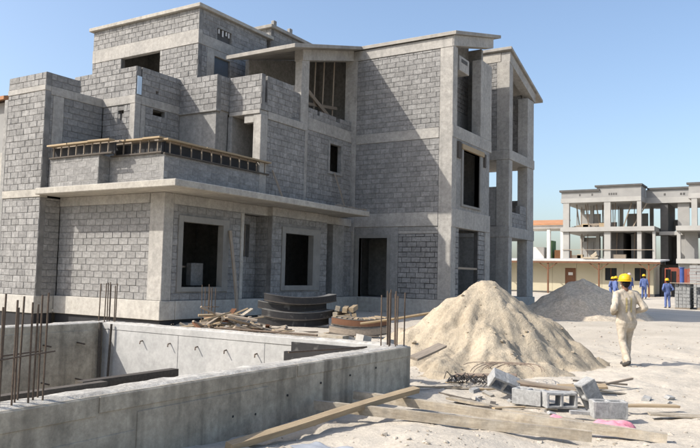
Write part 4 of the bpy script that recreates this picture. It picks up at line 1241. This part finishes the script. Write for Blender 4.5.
# ---------------------------------------------------------------- distant buildings
def villa(name, label):
    t = thing(name, (-15, 90, -1.2), label, 'house')
    vb = lambda nm, m, *b: MB().box(*b).build(nm, m, t)
    # left wing, front at y 85
    LX0, LX1, FY = -23.4, -14.5, 85.0
    for (x0, x1) in ((-23.16, -22.45), (-18.5, -17.8), (-14.95, -14.5)):
        for z0, z1 in ((-1.2, 2.0), (2.5, 5.6), (6.1, 8.98)):
            vb('column', 'villa_concrete', x0, x1, FY, FY + .5, z0, z1)
    for (x0, x1) in ((-23.16, -22.7), (-18.4, -18.0), (-14.9, -14.5)):
        for z0, z1 in ((2.5, 5.6), (6.1, 8.98)):
            vb('column', 'villa_concrete', x0, x1, 93, 93.4, z0, z1)
    for (x0, z0) in ((-21, 6.1), (-20.3, 2.5), (-16.3, 2.5)):
        vb('column', 'villa_concrete', x0, x0 + .4, 89, 89.4, z0, z0 + 3)
    vb('floor_slab', 'villa_concrete', LX0, -13.1, FY - .3, 95, 5.6, 6.1)
    vb('floor_slab', 'villa_concrete', LX0, -13.1, FY - .3, 95, 2.0, 2.5)
    vb('beam', 'villa_concrete', LX0, LX1, FY - .05, 95, 8.98, 9.5)
    vb('parapet_wall', 'villa_block', LX0 + .05, -19.3, FY, FY + .25, 9.5, 10.25)
    vb('parapet_wall', 'villa_block', -19.3, LX1, FY, FY + .25, 9.5, 10.7)
    vb('parapet_wall', 'villa_block', LX1 - .2, LX1, FY + .25, 88, 9.5, 10.7)
    vb('coping', 'villa_dark', LX0 - .15, -19.0, FY - .2, FY + .5, 10.25, 10.48)
    vb('coping', 'villa_dark', -19.5, LX1 + .15, FY - .2, FY + .5, 10.7, 10.9)
    vb('coping', 'villa_dark', LX1 - .25, LX1 + .15, FY + .5, 88.2, 10.7, 10.9)
    for x in (-21.3, -19.9, -18.0, -17.75, -17.5, -17.25):
        vb('wall_gap', 'villa_dark', x, x + .17, FY - .012, FY + .05, 9.72, 9.98)
    # rooms inside the left wing
    vb('inner_wall', 'villa_block', -22.9, -18.6, 92.4, 92.6, 6.1, 7.2)
    vb('inner_wall', 'villa_block', -17.4, -15.0, 92.4, 92.6, 6.1, 8.2)
    vb('inner_wall', 'villa_block', -22.9, -20.6, 92.7, 92.9, 6.1, 8.3)
    vb('inner_wall', 'villa_block', -22.9, -20.8, 93.5, 93.7, 2.5, 5.4)
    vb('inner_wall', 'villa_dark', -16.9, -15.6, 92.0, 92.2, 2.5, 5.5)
    vb('inner_wall', 'villa_block', -20.2, -18.7, 92.0, 92.2, 2.5, 5.6)
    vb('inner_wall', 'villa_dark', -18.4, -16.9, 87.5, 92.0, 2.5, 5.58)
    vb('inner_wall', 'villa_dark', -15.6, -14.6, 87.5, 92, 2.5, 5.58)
    vb('inner_wall', 'villa_block', -22.2, -20.8, 90, 90.2, 2.5, 4.7)
    for (x, y) in ((-21.6, 86.5), (-20.6, 86.8), (-19.4, 87.2), (-16.6, 86), (-15.8, 87)):
        MB().beam((x, y, 6.1), (x + random.uniform(-.6, 1.6), y, 8.9), .12, .12).build('prop', 'timber_grey', t)
    for k in range(5):
        MB().obox((-21.0 + .3 * k, 85.8, 6.2 + .08 * k), (1.3, .05, 0.02), (0, .15, 0), (0, 0, .04)).build('stacked_board', 'timber_grey', t)
    for k in range(22):
        x, y = random.uniform(-22.5, -14), random.uniform(86, 92)
        z0 = random.choice((2.5, 6.1))
        MB().tube([(x, y, z0), (x + random.uniform(-.1, .1), y, z0 + (3.05 if z0 < 3 else 2.85))], .05, 5).build('steel_prop', 'steel_pipe', t)
    for k in range(8):
        x = random.uniform(-22.5, -15); z0 = random.choice((2.55, 6.15))
        MB().obox((x, 85.6, z0 + .1), (random.uniform(.3, .9), 0, 0), (0, .3, 0), (0, 0, random.uniform(.06, .35))).build('stacked_board', random.choice(('timber_grey', 'villa_block', 'timber')), t)
    MB().beam((LX0 + .2, FY - .1, 3.5), (-13.3, FY - .1, 3.5), .06, .06).build('rail', 'timber_grey', t)
    # middle recess
    vb('beam', 'villa_concrete', LX1, -9.6, 88, 95, 8.95, 9.6)
    vb('parapet_wall', 'villa_block', LX1, -9.6, 88.05, 88.3, 9.6, 10.5)
    vb('coping', 'villa_dark', LX1 + .16, -9.5, 87.85, 88.5, 10.5, 10.72)
    for x in (-12.6, -10.9, -10.6):
        vb('wall_gap', 'villa_dark', x, x + .2, 88.03, 88.06, 9.8, 10.05)
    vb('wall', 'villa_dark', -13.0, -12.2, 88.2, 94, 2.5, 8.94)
    vb('wall', 'villa_block', -11.2, -10.0, 88.4, 88.6, -1.2, 8.94)
    vb('inner_wall', 'villa_block', -12.2, -11.2, 93, 93.2, 6.1, 7.4)
    vb('floor_slab', 'villa_concrete', -13.1, -9.6, 88.0, 95, 5.3, 5.7)
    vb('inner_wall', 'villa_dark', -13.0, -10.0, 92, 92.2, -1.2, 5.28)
    vb('column', 'villa_concrete', -13.35, -13.05, 85.0, 85.4, 2.5, 5.58)
    # right wing
    vb('floor_slab', 'villa_concrete', -10.8, 6, 83.7, 95, 5.5, 6.02)
    vb('floor_slab', 'villa_concrete', -10.8, 6, 83.7, 95, 2.0, 2.5)
    vb('beam', 'villa_concrete', -9.6, 6, 83.95, 95, 8.95, 9.5)
    vb('parapet_wall', 'villa_block', -9.55, 6, 84.0, 84.25, 9.5, 10.45)
    vb('coping', 'villa_dark', -9.75, 6, 83.8, 84.5, 10.45, 10.65)
    for x in (-9.3, -5.2, -1.2, 3):
        for z0, z1 in ((-1.2, 2.0), (6.02, 8.94)):
            vb('column', 'villa_concrete', x, x + .55, 84.0, 84.5, z0, z1)
    for x in (-10.75, -6, -2, 3):
        vb('column', 'villa_concrete', x, x + .35, 84.0, 84.5, 2.5, 5.49)
    vb('wall', 'villa_block', -10.2, -8.9, 86, 86.2, 2.5, 5.49)
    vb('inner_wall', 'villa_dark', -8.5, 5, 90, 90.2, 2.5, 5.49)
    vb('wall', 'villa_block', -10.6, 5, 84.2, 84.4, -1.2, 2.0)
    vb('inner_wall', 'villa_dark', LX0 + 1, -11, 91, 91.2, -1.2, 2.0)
    return t
villa('far_villa', 'three storey unfinished concrete villa frame in the distance behind the cream cabin')

T = thing('tiled_roof_house', (-29, 102, -1.2), 'distant low house with orange-brown roof left of the concrete villa', 'house')
for x in (-32.0, -29.5, -27.6):
    MB().box(x, x + .45, 100, 100.5, -1.2, 7.1).build('column', 'white_wall', T)
MB().box(-34, -27.2, 99.8, 106, 7.1, 7.5).build('beam', 'white_wall', T)
MB().pbox(-34.3, -27.0, 99.5, 103, 7.5, 7.7, 8.3, 8.5).build('roof', 'clay_tile', T)
MB().box(-33.5, -30.8, 103, 106, -1.2, 4.6).build('wall', 'white_wall', T)
MB().box(-30.7, -29.9, 104, 106, -1.2, 5.6).build('wall', 'far_green', T)
MB().box(-29.4, -27.6, 103.5, 106, -1.2, 4.2).build('wall', 'clay_tile', T)

CB = thing('site_cabin', (-14, 61, -1.15), 'long cream site cabin with white canopy roof and brown posts', 'cabin')
CY_ = 60.3
panels = [-23.0, -19.6, -17.3, -15.3, -13.3, -11.6, -9.4]
for i in range(len(panels) - 1):
    ops = []
    a0, a1 = panels[i] + .01, panels[i + 1] - .01
    if i == 2: ops = [(-16.25, -15.36, -1.0, .98)]
    if i == 4: ops = [(-13.05, -12.15, .02, 1.02)]
    if i == 5: ops = [(-10.8, -9.95, .02, 1.05)]
    if i == 0: ops = [(-20.2, -19.7, -.2, .7)]
    mbc = MB()
    for u0, u1, v0, v1 in panel_cells(a0, a1, -.98, 1.62, ops):
        mbc.box(u0, u1, CY_, CY_ + .08, v0, v1)
    mbc.build('wall_panel', 'cream_panel', CB)
MB().box(-9.45, -9.37, CY_ + .09, CY_ + 2.9, -.98, 1.62).build('wall_panel', 'cream_panel', CB)
MB().box(-23, -9.4, CY_ + 2.9, CY_ + 3.0, -.98, 1.62).build('wall_panel', 'cream_panel', CB)
MB().box(-23.1, -9.35, CY_ - .05, CY_ + 3, -1.3, -.985).build('base', 'villa_dark', CB)
d_ = MB().box(-16.24, -15.37, CY_ + .02, CY_ + .06, -.98, .97).build('door', 'brown_paint', CB)
s_ = MB().box(-15.98, -15.62, CY_ + .01, CY_ + .019, .38, .62).build('door_notice', 'paper', d_)
for a0, a1, z1 in ((-13.04, -12.16, 1.01), (-10.79, -9.96, 1.04), (-20.19, -19.71, .7)):
    w_ = MB().box(a0, a1, CY_ + .04, CY_ + .06, .03 if z1 > .8 else -.19, z1).build('window', 'glass_dark', CB)
    m_ = (a0 + a1) / 2
    MB().box(m_ - .025, m_ + .025, CY_ + .015, CY_ + .039, .03, z1).build('mullion', 'brown_paint', w_)
MB().quads([(-23.3, 58.9, 1.50), (-8.7, 58.9, 1.50), (-8.7, 63.6, 1.72), (-23.3, 63.6, 1.72), (-23.3, 58.9, 1.62), (-8.7, 58.9, 1.62), (-8.7, 63.6, 1.84), (-23.3, 63.6, 1.84)],
           [(0, 3, 2, 1), (4, 5, 6, 7), (0, 1, 5, 4), (1, 2, 6, 5), (2, 3, 7, 6), (3, 0, 4, 7)]).build('roof', 'white_roof', CB)
MB().beam((-23.3, 58.95, 1.42), (-8.7, 58.95, 1.42), .06, .14).build('fascia', 'brown_paint', CB)
for x in (-21.3, -17.3, -13.25, -9.55):
    MB().box(x - .06, x + .06, 59.0, 59.12, -1.2, 1.4).build('post', 'brown_paint', CB)
    for s2 in (-1, 1):
        MB().beam((x, 59.06, .8), (x + s2 * .75, 59.06, 1.38), .06, .07).build('brace', 'brown_paint', CB)
# crumpled cover lying on the canopy
MB().obox((-14.0, 59.8, 1.78), (.6, 0, 0), (0, .4, 0), (0, 0, .08)).obox((-13.75, 59.9, 2.0), (.22, 0, .18), (0, .3, 0), (-.05, 0, .16)).build('roof_clutter', 'timber_pale', CB, bevel=0.03)

# corrugated red fence panels
FN = thing('red_fence', (-8.5, 66, -1.1), 'red-brown sheet fence beyond the right end of the cream cabin', 'fence')
for i in range(7):
    MB().box(-10.6 + .75 * i, -9.88 + .75 * i, 66, 66.05 + .02 * (i % 2), -.2, 1.12 + .05 * (i % 3)).build('fence_sheet', 'red_panel', FN)
MB().box(-10.7, -5.2, 66.08, 66.14, .5, .6).build('rail', 'timber_dark', FN)
for i in range(4):
    MB().box(-10.6 + 1.7 * i, -10.5 + 1.7 * i, 66.1, 66.2, -1.3, 1.0).build('fence_post', 'timber_dark', FN)
p_ = MB().tube([(-7.35, 60.0, -1.2), (-7.35, 60.0, 1.08)], 0.16, 12).tube([(-7.35, 60, 1.08), (-7.35, 60, 1.14)], 0.2, 12).build('blue_post', 'blue_paint')
tag(p_, 'blue drum-like post before the red fence', 'post')
# rolled mesh bundle between cabin and fence
for k, (x, h) in enumerate(((-9.0, 1.5), (-8.55, 1.35), (-8.15, 1.2))):
    o = MB().tube([(x, 61.6, -1.15), (x + .03, 61.6, h - .35)], .19, 10).build('mesh_roll', 'dark_wire')
    tag(o, ('dark mesh roll right beside the cabin end', 'dark mesh roll in the middle of three by the cabin end', 'dark mesh roll nearest the red fence')[k], 'mesh roll', 'mesh rolls by the cabin')

# palletised blocks at the right edge
def block_stack(name, x0, y0, nx_, ny_, nz_, bx, by, bz, label, gap=.015, pallet=True, m='hollow_block'):
    z0 = gz(x0, y0)
    t = thing(name, (x0, y0, z0), label, 'block stack', 'stacks of concrete blocks at the right edge')
    if pallet:
        for j in range(3):
            MB().box(x0, x0 + nx_ * bx, y0 + j * ny_ * by / 2.4, y0 + j * ny_ * by / 2.4 + .1, z0 - .02, z0 + .1).build('pallet_runner', 'timber_grey', t)
    base = z0 + (.1 if pallet else -.03)
    me_ = MB().box(-bx / 2 + gap / 2, bx / 2 - gap / 2, -by / 2 + gap / 2, by / 2 - gap / 2, -bz / 2 + gap / 2, bz / 2 - gap / 2).build('block', m, t)
    first = True
    for k in range(nz_):
        for j in range(ny_):
            for i in range(nx_):
                if 0 < j < ny_ - 1 and 0 < i < nx_ - 1 and k < nz_ - 1: continue
                o = me_ if first else me_.copy()
                if not first:
                    COL.objects.link(o); o.parent = t
                    o.matrix_parent_inverse = me_.matrix_parent_inverse.copy()
                first = False
                o.location = (x0 + bx * (i + .5) + random.uniform(-.012, .012), y0 + by * (j + .5) + random.uniform(-.02, .02), base + bz * (k + .5))
    return t
block_stack('block_pallet', -6.05, 46.2, 4, 5, 7, .2, .4, .2, 'dark grey pallet of concrete blocks right of the worker in blue')
block_stack('block_pallet', -4.95, 46.6, 4, 4, 6, .2, .4, .2, 'pallet of concrete blocks cut by the right edge of the frame', m='hollow_block')
block_stack('tall_block_stack', -5.75, 50.5, 4, 3, 13, .4, .2, .2, 'tall pale stack of blocks behind the pallets at the right edge', pallet=False, m='hollow_block')
b_ = MB().box(-6.3, -4.6, 46.05, 48.4, -.1, -.06).build('cover_board', 'timber_pale')
b_.location = (0, 0, gz(-6, 46.2) + 1.5 + .12)
tag(b_, 'pale board lying on top of the block pallet', 'board')

# ---------------------------------------------------------------- people
def person(loc, heading, height, pose, m, label, voxel, seed=1, helmet='helmet_yellow', stripe=False):
    """one continuous body grown from tapered capsules, remeshed; heading = direction faced"""
    s = height / 1.75
    fw_ = V3((heading[0], heading[1], 0)).normalized()
    rt_ = V3((fw_.y, -fw_.x, 0))
    caps = []          # (a, b, ra, rb, region, squash)
    def add(a, b, ra, rb, reg): caps.append((V3(a), V3(b), ra, rb, reg))
    L = pose
    # local frame: x right, y forward, z up
    hipz, shz = 0.90, 1.40
    for sx, side in ((-1, 'l'), (1, 'r')):
        hip = V3((0.095 * sx, 0, hipz))
        kn, an, toe = V3(L['kn_' + side]), V3(L['an_' + side]), V3(L['toe_' + side])
        add(hip, kn, .095, .078, 'cloth'); add(kn, an + V3((0, 0, .02)), .078, .07, 'cloth')
        add(an + V3((0, -.035, -.03)), toe, .047, .042, 'boot'); add(an, an + V3((0, 0, -.02)), .05, .05, 'boot')
        sh = V3((0.185 * sx, -0.005, shz)); el = V3(L['el_' + side]); wr = V3(L['wr_' + side])
        add(V3((0.08 * sx, 0, shz + .03)), sh, .07, .075, 'cloth')
        add(sh, el, .07, .058, 'cloth'); add(el, wr, .056, .044, 'cloth')
        hd = V3(L.get('hd_' + side, (0, 0, -1))).normalized()
        n_ = V3(L.get('pn_' + side, (sx, 0, 0))).normalized()
        sd_ = hd.cross(n_).normalized()
        palm = wr + hd * .075
        add(wr, wr + hd * .03, .03, .03, 'skin')
        for q in (-1, 0, 1):
            add(wr + hd * .03 + sd_ * .018 * q, palm + hd * .02 + sd_ * .026 * q, .02, .019, 'skin')
        for q, fl in ((-1.5, .062), (-.5, .075), (.5, .08), (1.5, .07)):
            base = palm + hd * .025 + sd_ * .0195 * q
            mid = base + hd * fl * .55 - n_ * .008
            tip = mid + (hd * .7 - n_ * .7).normalized() * fl * .55
            add(base, mid, .0105, .0098, 'skin'); add(mid, tip, .0098, .0085, 'skin')
        tb = wr + hd * .03 + sd_ * .03
        add(tb, tb + (hd * .7 + sd_ * .7).normalized() * .045, .013, .011, 'skin')
        add(tb + (hd * .7 + sd_ * .7).normalized() * .045, tb + (hd + sd_ * .35).normalized() * .085, .011, .009, 'skin')
    ty = L.get('lean', 0.0)
    for zx in np.arange(.90, 1.39, .04):
        r_ = float(np.interp(zx, (.9, 1.0, 1.1, 1.2, 1.3, 1.38), (.125, .12, .115, .118, .118, .098))); wx = float(np.interp(zx, (.9, 1.1, 1.3, 1.38), (.068, .072, .098, .105)))
        yy = ty * (zx - .9)
        add((-wx, yy, zx), (wx, yy, zx), r_, r_, 'cloth')
    if L.get('coat'):
        add((-.085, -.005, .86), (.085, -.005, .86), .12, .12, 'cloth'); add((-.08, -.01, .80), (.08, -.01, .80), .105, .105, 'cloth')
    hy = ty * .5 + L.get('hy', 0.0)
    add((0, hy * .8, 1.42), (0, hy + .01, 1.52), .062, .056, 'skin')
    hc = V3((0, hy + .02, 1.62))
    add(hc + V3((0, -.018, .03)), hc + V3((0, .012, .02)), .086, .084, 'skin')
    add(hc + V3((0, .03, -.03)), hc + V3((0, .035, -.07)), .062, .045, 'skin')
    add(hc + V3((0, .088, .0)), hc + V3((0, .104, -.03)), .012, .016, 'skin')           # nose
    add(hc + V3((-.02, .078, -.062)), hc + V3((.02, .078, -.062)), .012, .012, 'skin')  # lips
    for sx in (-1, 1):
        add(hc + V3((.084 * sx, -.008, .012)), hc + V3((.086 * sx, -.014, -.022)), .018, .013, 'skin')   # ears
        add(hc + V3((.03 * sx, .082, .022)), hc + V3((.034 * sx, .082, .022)), .011, .011, 'hair')        # eyes/brows
    add(hc + V3((-.03, -.058, .0)), hc + V3((.03, -.058, .0)), .05, .05, 'hair')
    add(hc + V3((-.03, -.06, -.045)), hc + V3((.03, -.06, -.045)), .03, .03, 'hair')
    # grow
    bm = bmesh.new()
    for a, b, ra, rb, reg in caps:
        d = b - a
        n1 = 10 if ra < .03 else 16
        q = V3((0, 0, 1)).rotation_difference(d.normalized()) if d.length > 1e-6 else None
        rot = q.to_matrix() if q else Matrix.Identity(3)
        rings = []
        for t_, cc_, rr_ in [(-math.pi / 2 * (1 - k / 3), a, ra) for k in range(4)] + [(math.pi / 2 * k / 3, b, rb) for k in range(4)]:
            ring = []
            for i in range(n1):
                an_ = 2 * math.pi * i / n1
                cr = max(math.cos(t_), .02)
                ring.append(bm.verts.new(cc_ + rot @ V3((math.cos(an_) * cr * rr_, math.sin(an_) * cr * rr_, math.sin(t_) * rr_))))
            rings.append(ring)
        for r0, r1 in zip(rings, rings[1:]):
            for i in range(n1):
                bm.faces.new((r0[i], r0[(i + 1) % n1], r1[(i + 1) % n1], r1[i]))
        bm.faces.new(list(reversed(rings[0]))); bm.faces.new(rings[-1])
    me = bpy.data.meshes.new('tmp_body')
    bm.to_mesh(me); bm.free()
    tmp = bpy.data.objects.new('tmp_body', me)
    COL.objects.link(tmp)
    rm = tmp.modifiers.new('r', 'REMESH'); rm.mode = 'VOXEL'; rm.voxel_size = voxel
    sm = tmp.modifiers.new('s', 'SMOOTH'); sm.factor = .5; sm.iterations = 5
    dg = bpy.context.evaluated_depsgraph_get()
    body = bpy.data.meshes.new_from_object(tmp.evaluated_get(dg))
    bpy.data.objects.remove(tmp)
    co = np.empty(len(body.vertices) * 3); body.vertices.foreach_get('co', co); co = co.reshape(-1, 3)
    def regions(p):
        best = np.full(len(p), 1e9); rid = np.zeros(len(p), int)
        names_ = ['cloth', 'skin', 'boot', 'hair']
        for a, b, ra, rb, reg in caps:
            a_, d_2 = np.array(a), np.array(b - a)
            tt = np.clip(((p - a_) @ d_2) / max(d_2 @ d_2, 1e-9), 0, 1)
            dist = np.linalg.norm(p - a_ - tt[:, None] * d_2, axis=1) - (ra + (rb - ra) * tt)
            if reg in ('hair', 'boot'): dist = dist - .004
            u = dist < best
            best[u] = dist[u]; rid[u] = names_.index(reg)
        return rid
    rv = regions(co)
    nrm = np.empty(len(body.vertices) * 3); body.vertices.foreach_get('normal', nrm); nrm = nrm.reshape(-1, 3)
    fold = .009 * fbm(co[:, 0] * 16 + co[:, 1] * 12 + co[:, 2] * 3, co[:, 2] * 5 + co[:, 1] * 4 - co[:, 0] * 4, 3, seed) + .003 * vnoise(co[:, 2] * 30 + co[:, 0] * 9, co[:, 0] * 10 + co[:, 1] * 10, seed + 3)
    co = co + nrm * (fold * (rv == 0))[:, None]
    # place
    R3 = np.array([[rt_.x, fw_.x, 0], [rt_.y, fw_.y, 0], [0, 0, 1]])
    w3 = (co * s) @ R3.T
    body.vertices.foreach_set('co', w3.ravel())
    for mm in (m, 'skin', 'boot', 'hair'): body.materials.append(MATS[mm])
    fc = np.empty(len(body.polygons) * 3); body.polygons.foreach_get('center', fc)
    fcl = (fc.reshape(-1, 3) @ R3) / s
    body.polygons.foreach_set('material_index', regions(fcl).astype(np.int32))
    body.polygons.foreach_set('use_smooth', [True] * len(body.polygons))
    body.update()
    o = bpy.data.objects.new('person', body)
    COL.objects.link(o)
    o.location = loc
    tag(o, label, 'person')
    # helmet: dome, brim and front peak
    hl = MB()
    n1, hr = 20, .118
    prof = [(1.0, -.004), (1.0, .03), (.96, .065), (.84, .098), (.62, .122), (.34, .135), (.08, .139)]
    for rr_, zz in prof:
        for i in range(n1):
            a = 2 * math.pi * i / n1
            hl.v.append((math.cos(a) * hr * rr_, math.sin(a) * hr * rr_ * 1.13, zz + (.004 if abs(math.cos(a)) < .2 and rr_ < .95 else 0)))
    for j in range(len(prof) - 1):
        for i in range(n1):
            hl.f.append((j * n1 + i, j * n1 + (i + 1) % n1, (j + 1) * n1 + (i + 1) % n1, (j + 1) * n1 + i))
    hl.f.append(tuple((len(prof) - 1) * n1 + i for i in range(n1)))
    b0 = len(hl.v)
    for ring in range(2):
        for i in range(n1):
            a = 2 * math.pi * i / n1
            e = 1.0 if ring == 0 else 1.12 + .26 * max(0, math.sin(a)) ** 2
            hl.v.append((math.cos(a) * hr * e, math.sin(a) * hr * 1.13 * e, .002 - (.012 if ring else 0)))
    for i in range(n1):
        hl.f.append((b0 + i, b0 + (i + 1) % n1, b0 + n1 + (i + 1) % n1, b0 + n1 + i))
    hc2 = hc + V3((0, .0, .045))
    hl.v = [tuple((R3 @ ((np.array(p) + np.array(hc2)) * s)).tolist()) for p in hl.v]
    he = hl.build('helmet', helmet, None, smooth=True)
    sl = he.modifiers.new('t', 'SOLIDIFY'); sl.thickness = .004
    he.parent = o
    if stripe:
        # stained yellow strips sewn on the back, following the body a few millimetres off
        from mathutils.bvhtree import BVHTree
        bv = BVHTree.FromPolygons([V3(p) for p in w3.tolist()], [tuple(pp.vertices) for pp in body.polygons])
        for x0 in (-.06, .035):
            sp = MB()
            for k in range(9):
                z = 1.06 + .035 * k
                for x in (x0, x0 + .03):
                    wd = V3((R3 @ np.array((x, -.6, z)) * s).tolist()); dr = V3((R3 @ np.array((0., 1., 0.))).tolist())
                    hit = bv.ray_cast(wd, dr)[0]
                    sp.v.append(tuple(hit - dr * .006))
            sp.f = [(2 * k, 2 * k + 1, 2 * k + 3, 2 * k + 2) for k in range(8)]
            q_ = sp.build('back_strip', 'vest_yellow', None)
            q_.parent = o
    return o

ARM_BENT = dict(el_l=(-.30, -.12, 1.13), wr_l=(-.20, .14, 1.03), hd_l=(.7, .7, 0), pn_l=(-.3, .3, .9), el_r=(.33, -.10, 1.14), wr_r=(.19, .16, 1.05), hd_r=(-.7, .7, 0), pn_r=(.3, .3, .9))
ARM_DOWN = dict(el_l=(-.26, -.05, 1.12), wr_l=(-.27, .03, .88), hd_l=(0, .15, -1), pn_l=(-1, 0, 0), el_r=(.26, .0, 1.12), wr_r=(.28, .1, .89), hd_r=(0, .2, -1), pn_r=(1, 0, 0))
LEG_STEP = dict(kn_l=(-.08, -.02, .48), an_l=(-.07, -.2, .15), toe_l=(-.075, -.07, .055), kn_r=(.07, .10, .49), an_r=(.045, .12, .09), toe_r=(.05, .27, .045))
LEG_WALK = dict(kn_l=(-.09, .14, .50), an_l=(-.09, .16, .1), toe_l=(-.10, .31, .06), kn_r=(.09, -.03, .48), an_r=(.09, -.24, .15), toe_r=(.09, -.12, .05))
LEG_STAND = dict(kn_l=(-.10, .02, .48), an_l=(-.11, -.02, .09), toe_l=(-.13, .13, .042), kn_r=(.10, .02, .48), an_r=(.11, -.02, .09), toe_r=(.13, .13, .042))
fwd2 = (FWD.x, FWD.y)
wx, wy = -2.84, 14.95
person((wx, wy, gz(wx, wy) - .01), (FWD.x - .12, FWD.y), 1.77, {**ARM_BENT, **LEG_STEP, 'coat': 1, 'lean': .03}, 'cloth_cream',
       'person in stained cream work clothes and yellow helmet walking away, nearest of all', .0115, 3, stripe=True)
for (x, y, hd, ps, lab, hm, cl, ht) in (
    (-9.30, 55.5, (FWD.x + .3, FWD.y), {**ARM_DOWN, **LEG_WALK, 'lean': .06}, 'person in blue overalls and yellow helmet walking toward the cabin, before its right window', 'helmet_yellow', 'cloth_blue', 1.75),
    (-6.52, 46.7, (FWD.x, FWD.y + .2), {**ARM_BENT, **LEG_STAND, 'lean': .03}, 'person in blue overalls and yellow helmet standing beside the block pallet', 'helmet_yellow', 'cloth_blue', 1.74),
    (-9.95, 48.9, (RGT.x, RGT.y), {**ARM_DOWN, **LEG_WALK, 'lean': .08}, 'person in blue overalls behind the gravel heap, right one of a close pair', 'helmet_yellow', 'cloth_blue', 1.72),
    (-10.35, 49.5, (RGT.x, RGT.y - .4), {**ARM_BENT, **LEG_STAND, 'lean': .25}, 'person in blue overalls behind the gravel heap, left and lower one of a close pair', 'helmet_yellow', 'cloth_blue', 1.66),
    (-10.15, 54.6, (-FWD.x, -FWD.y), {**ARM_DOWN, **LEG_STAND, 'lean': .02}, 'person with pale pink helmet mostly hidden behind the cream-clothed worker', 'helmet_white', 'cloth_blue', 1.78)):
    person((x, y, gz(x, y) - .01), hd, ht, ps, cl, lab, .02, int(abs(x * 10)), hm)
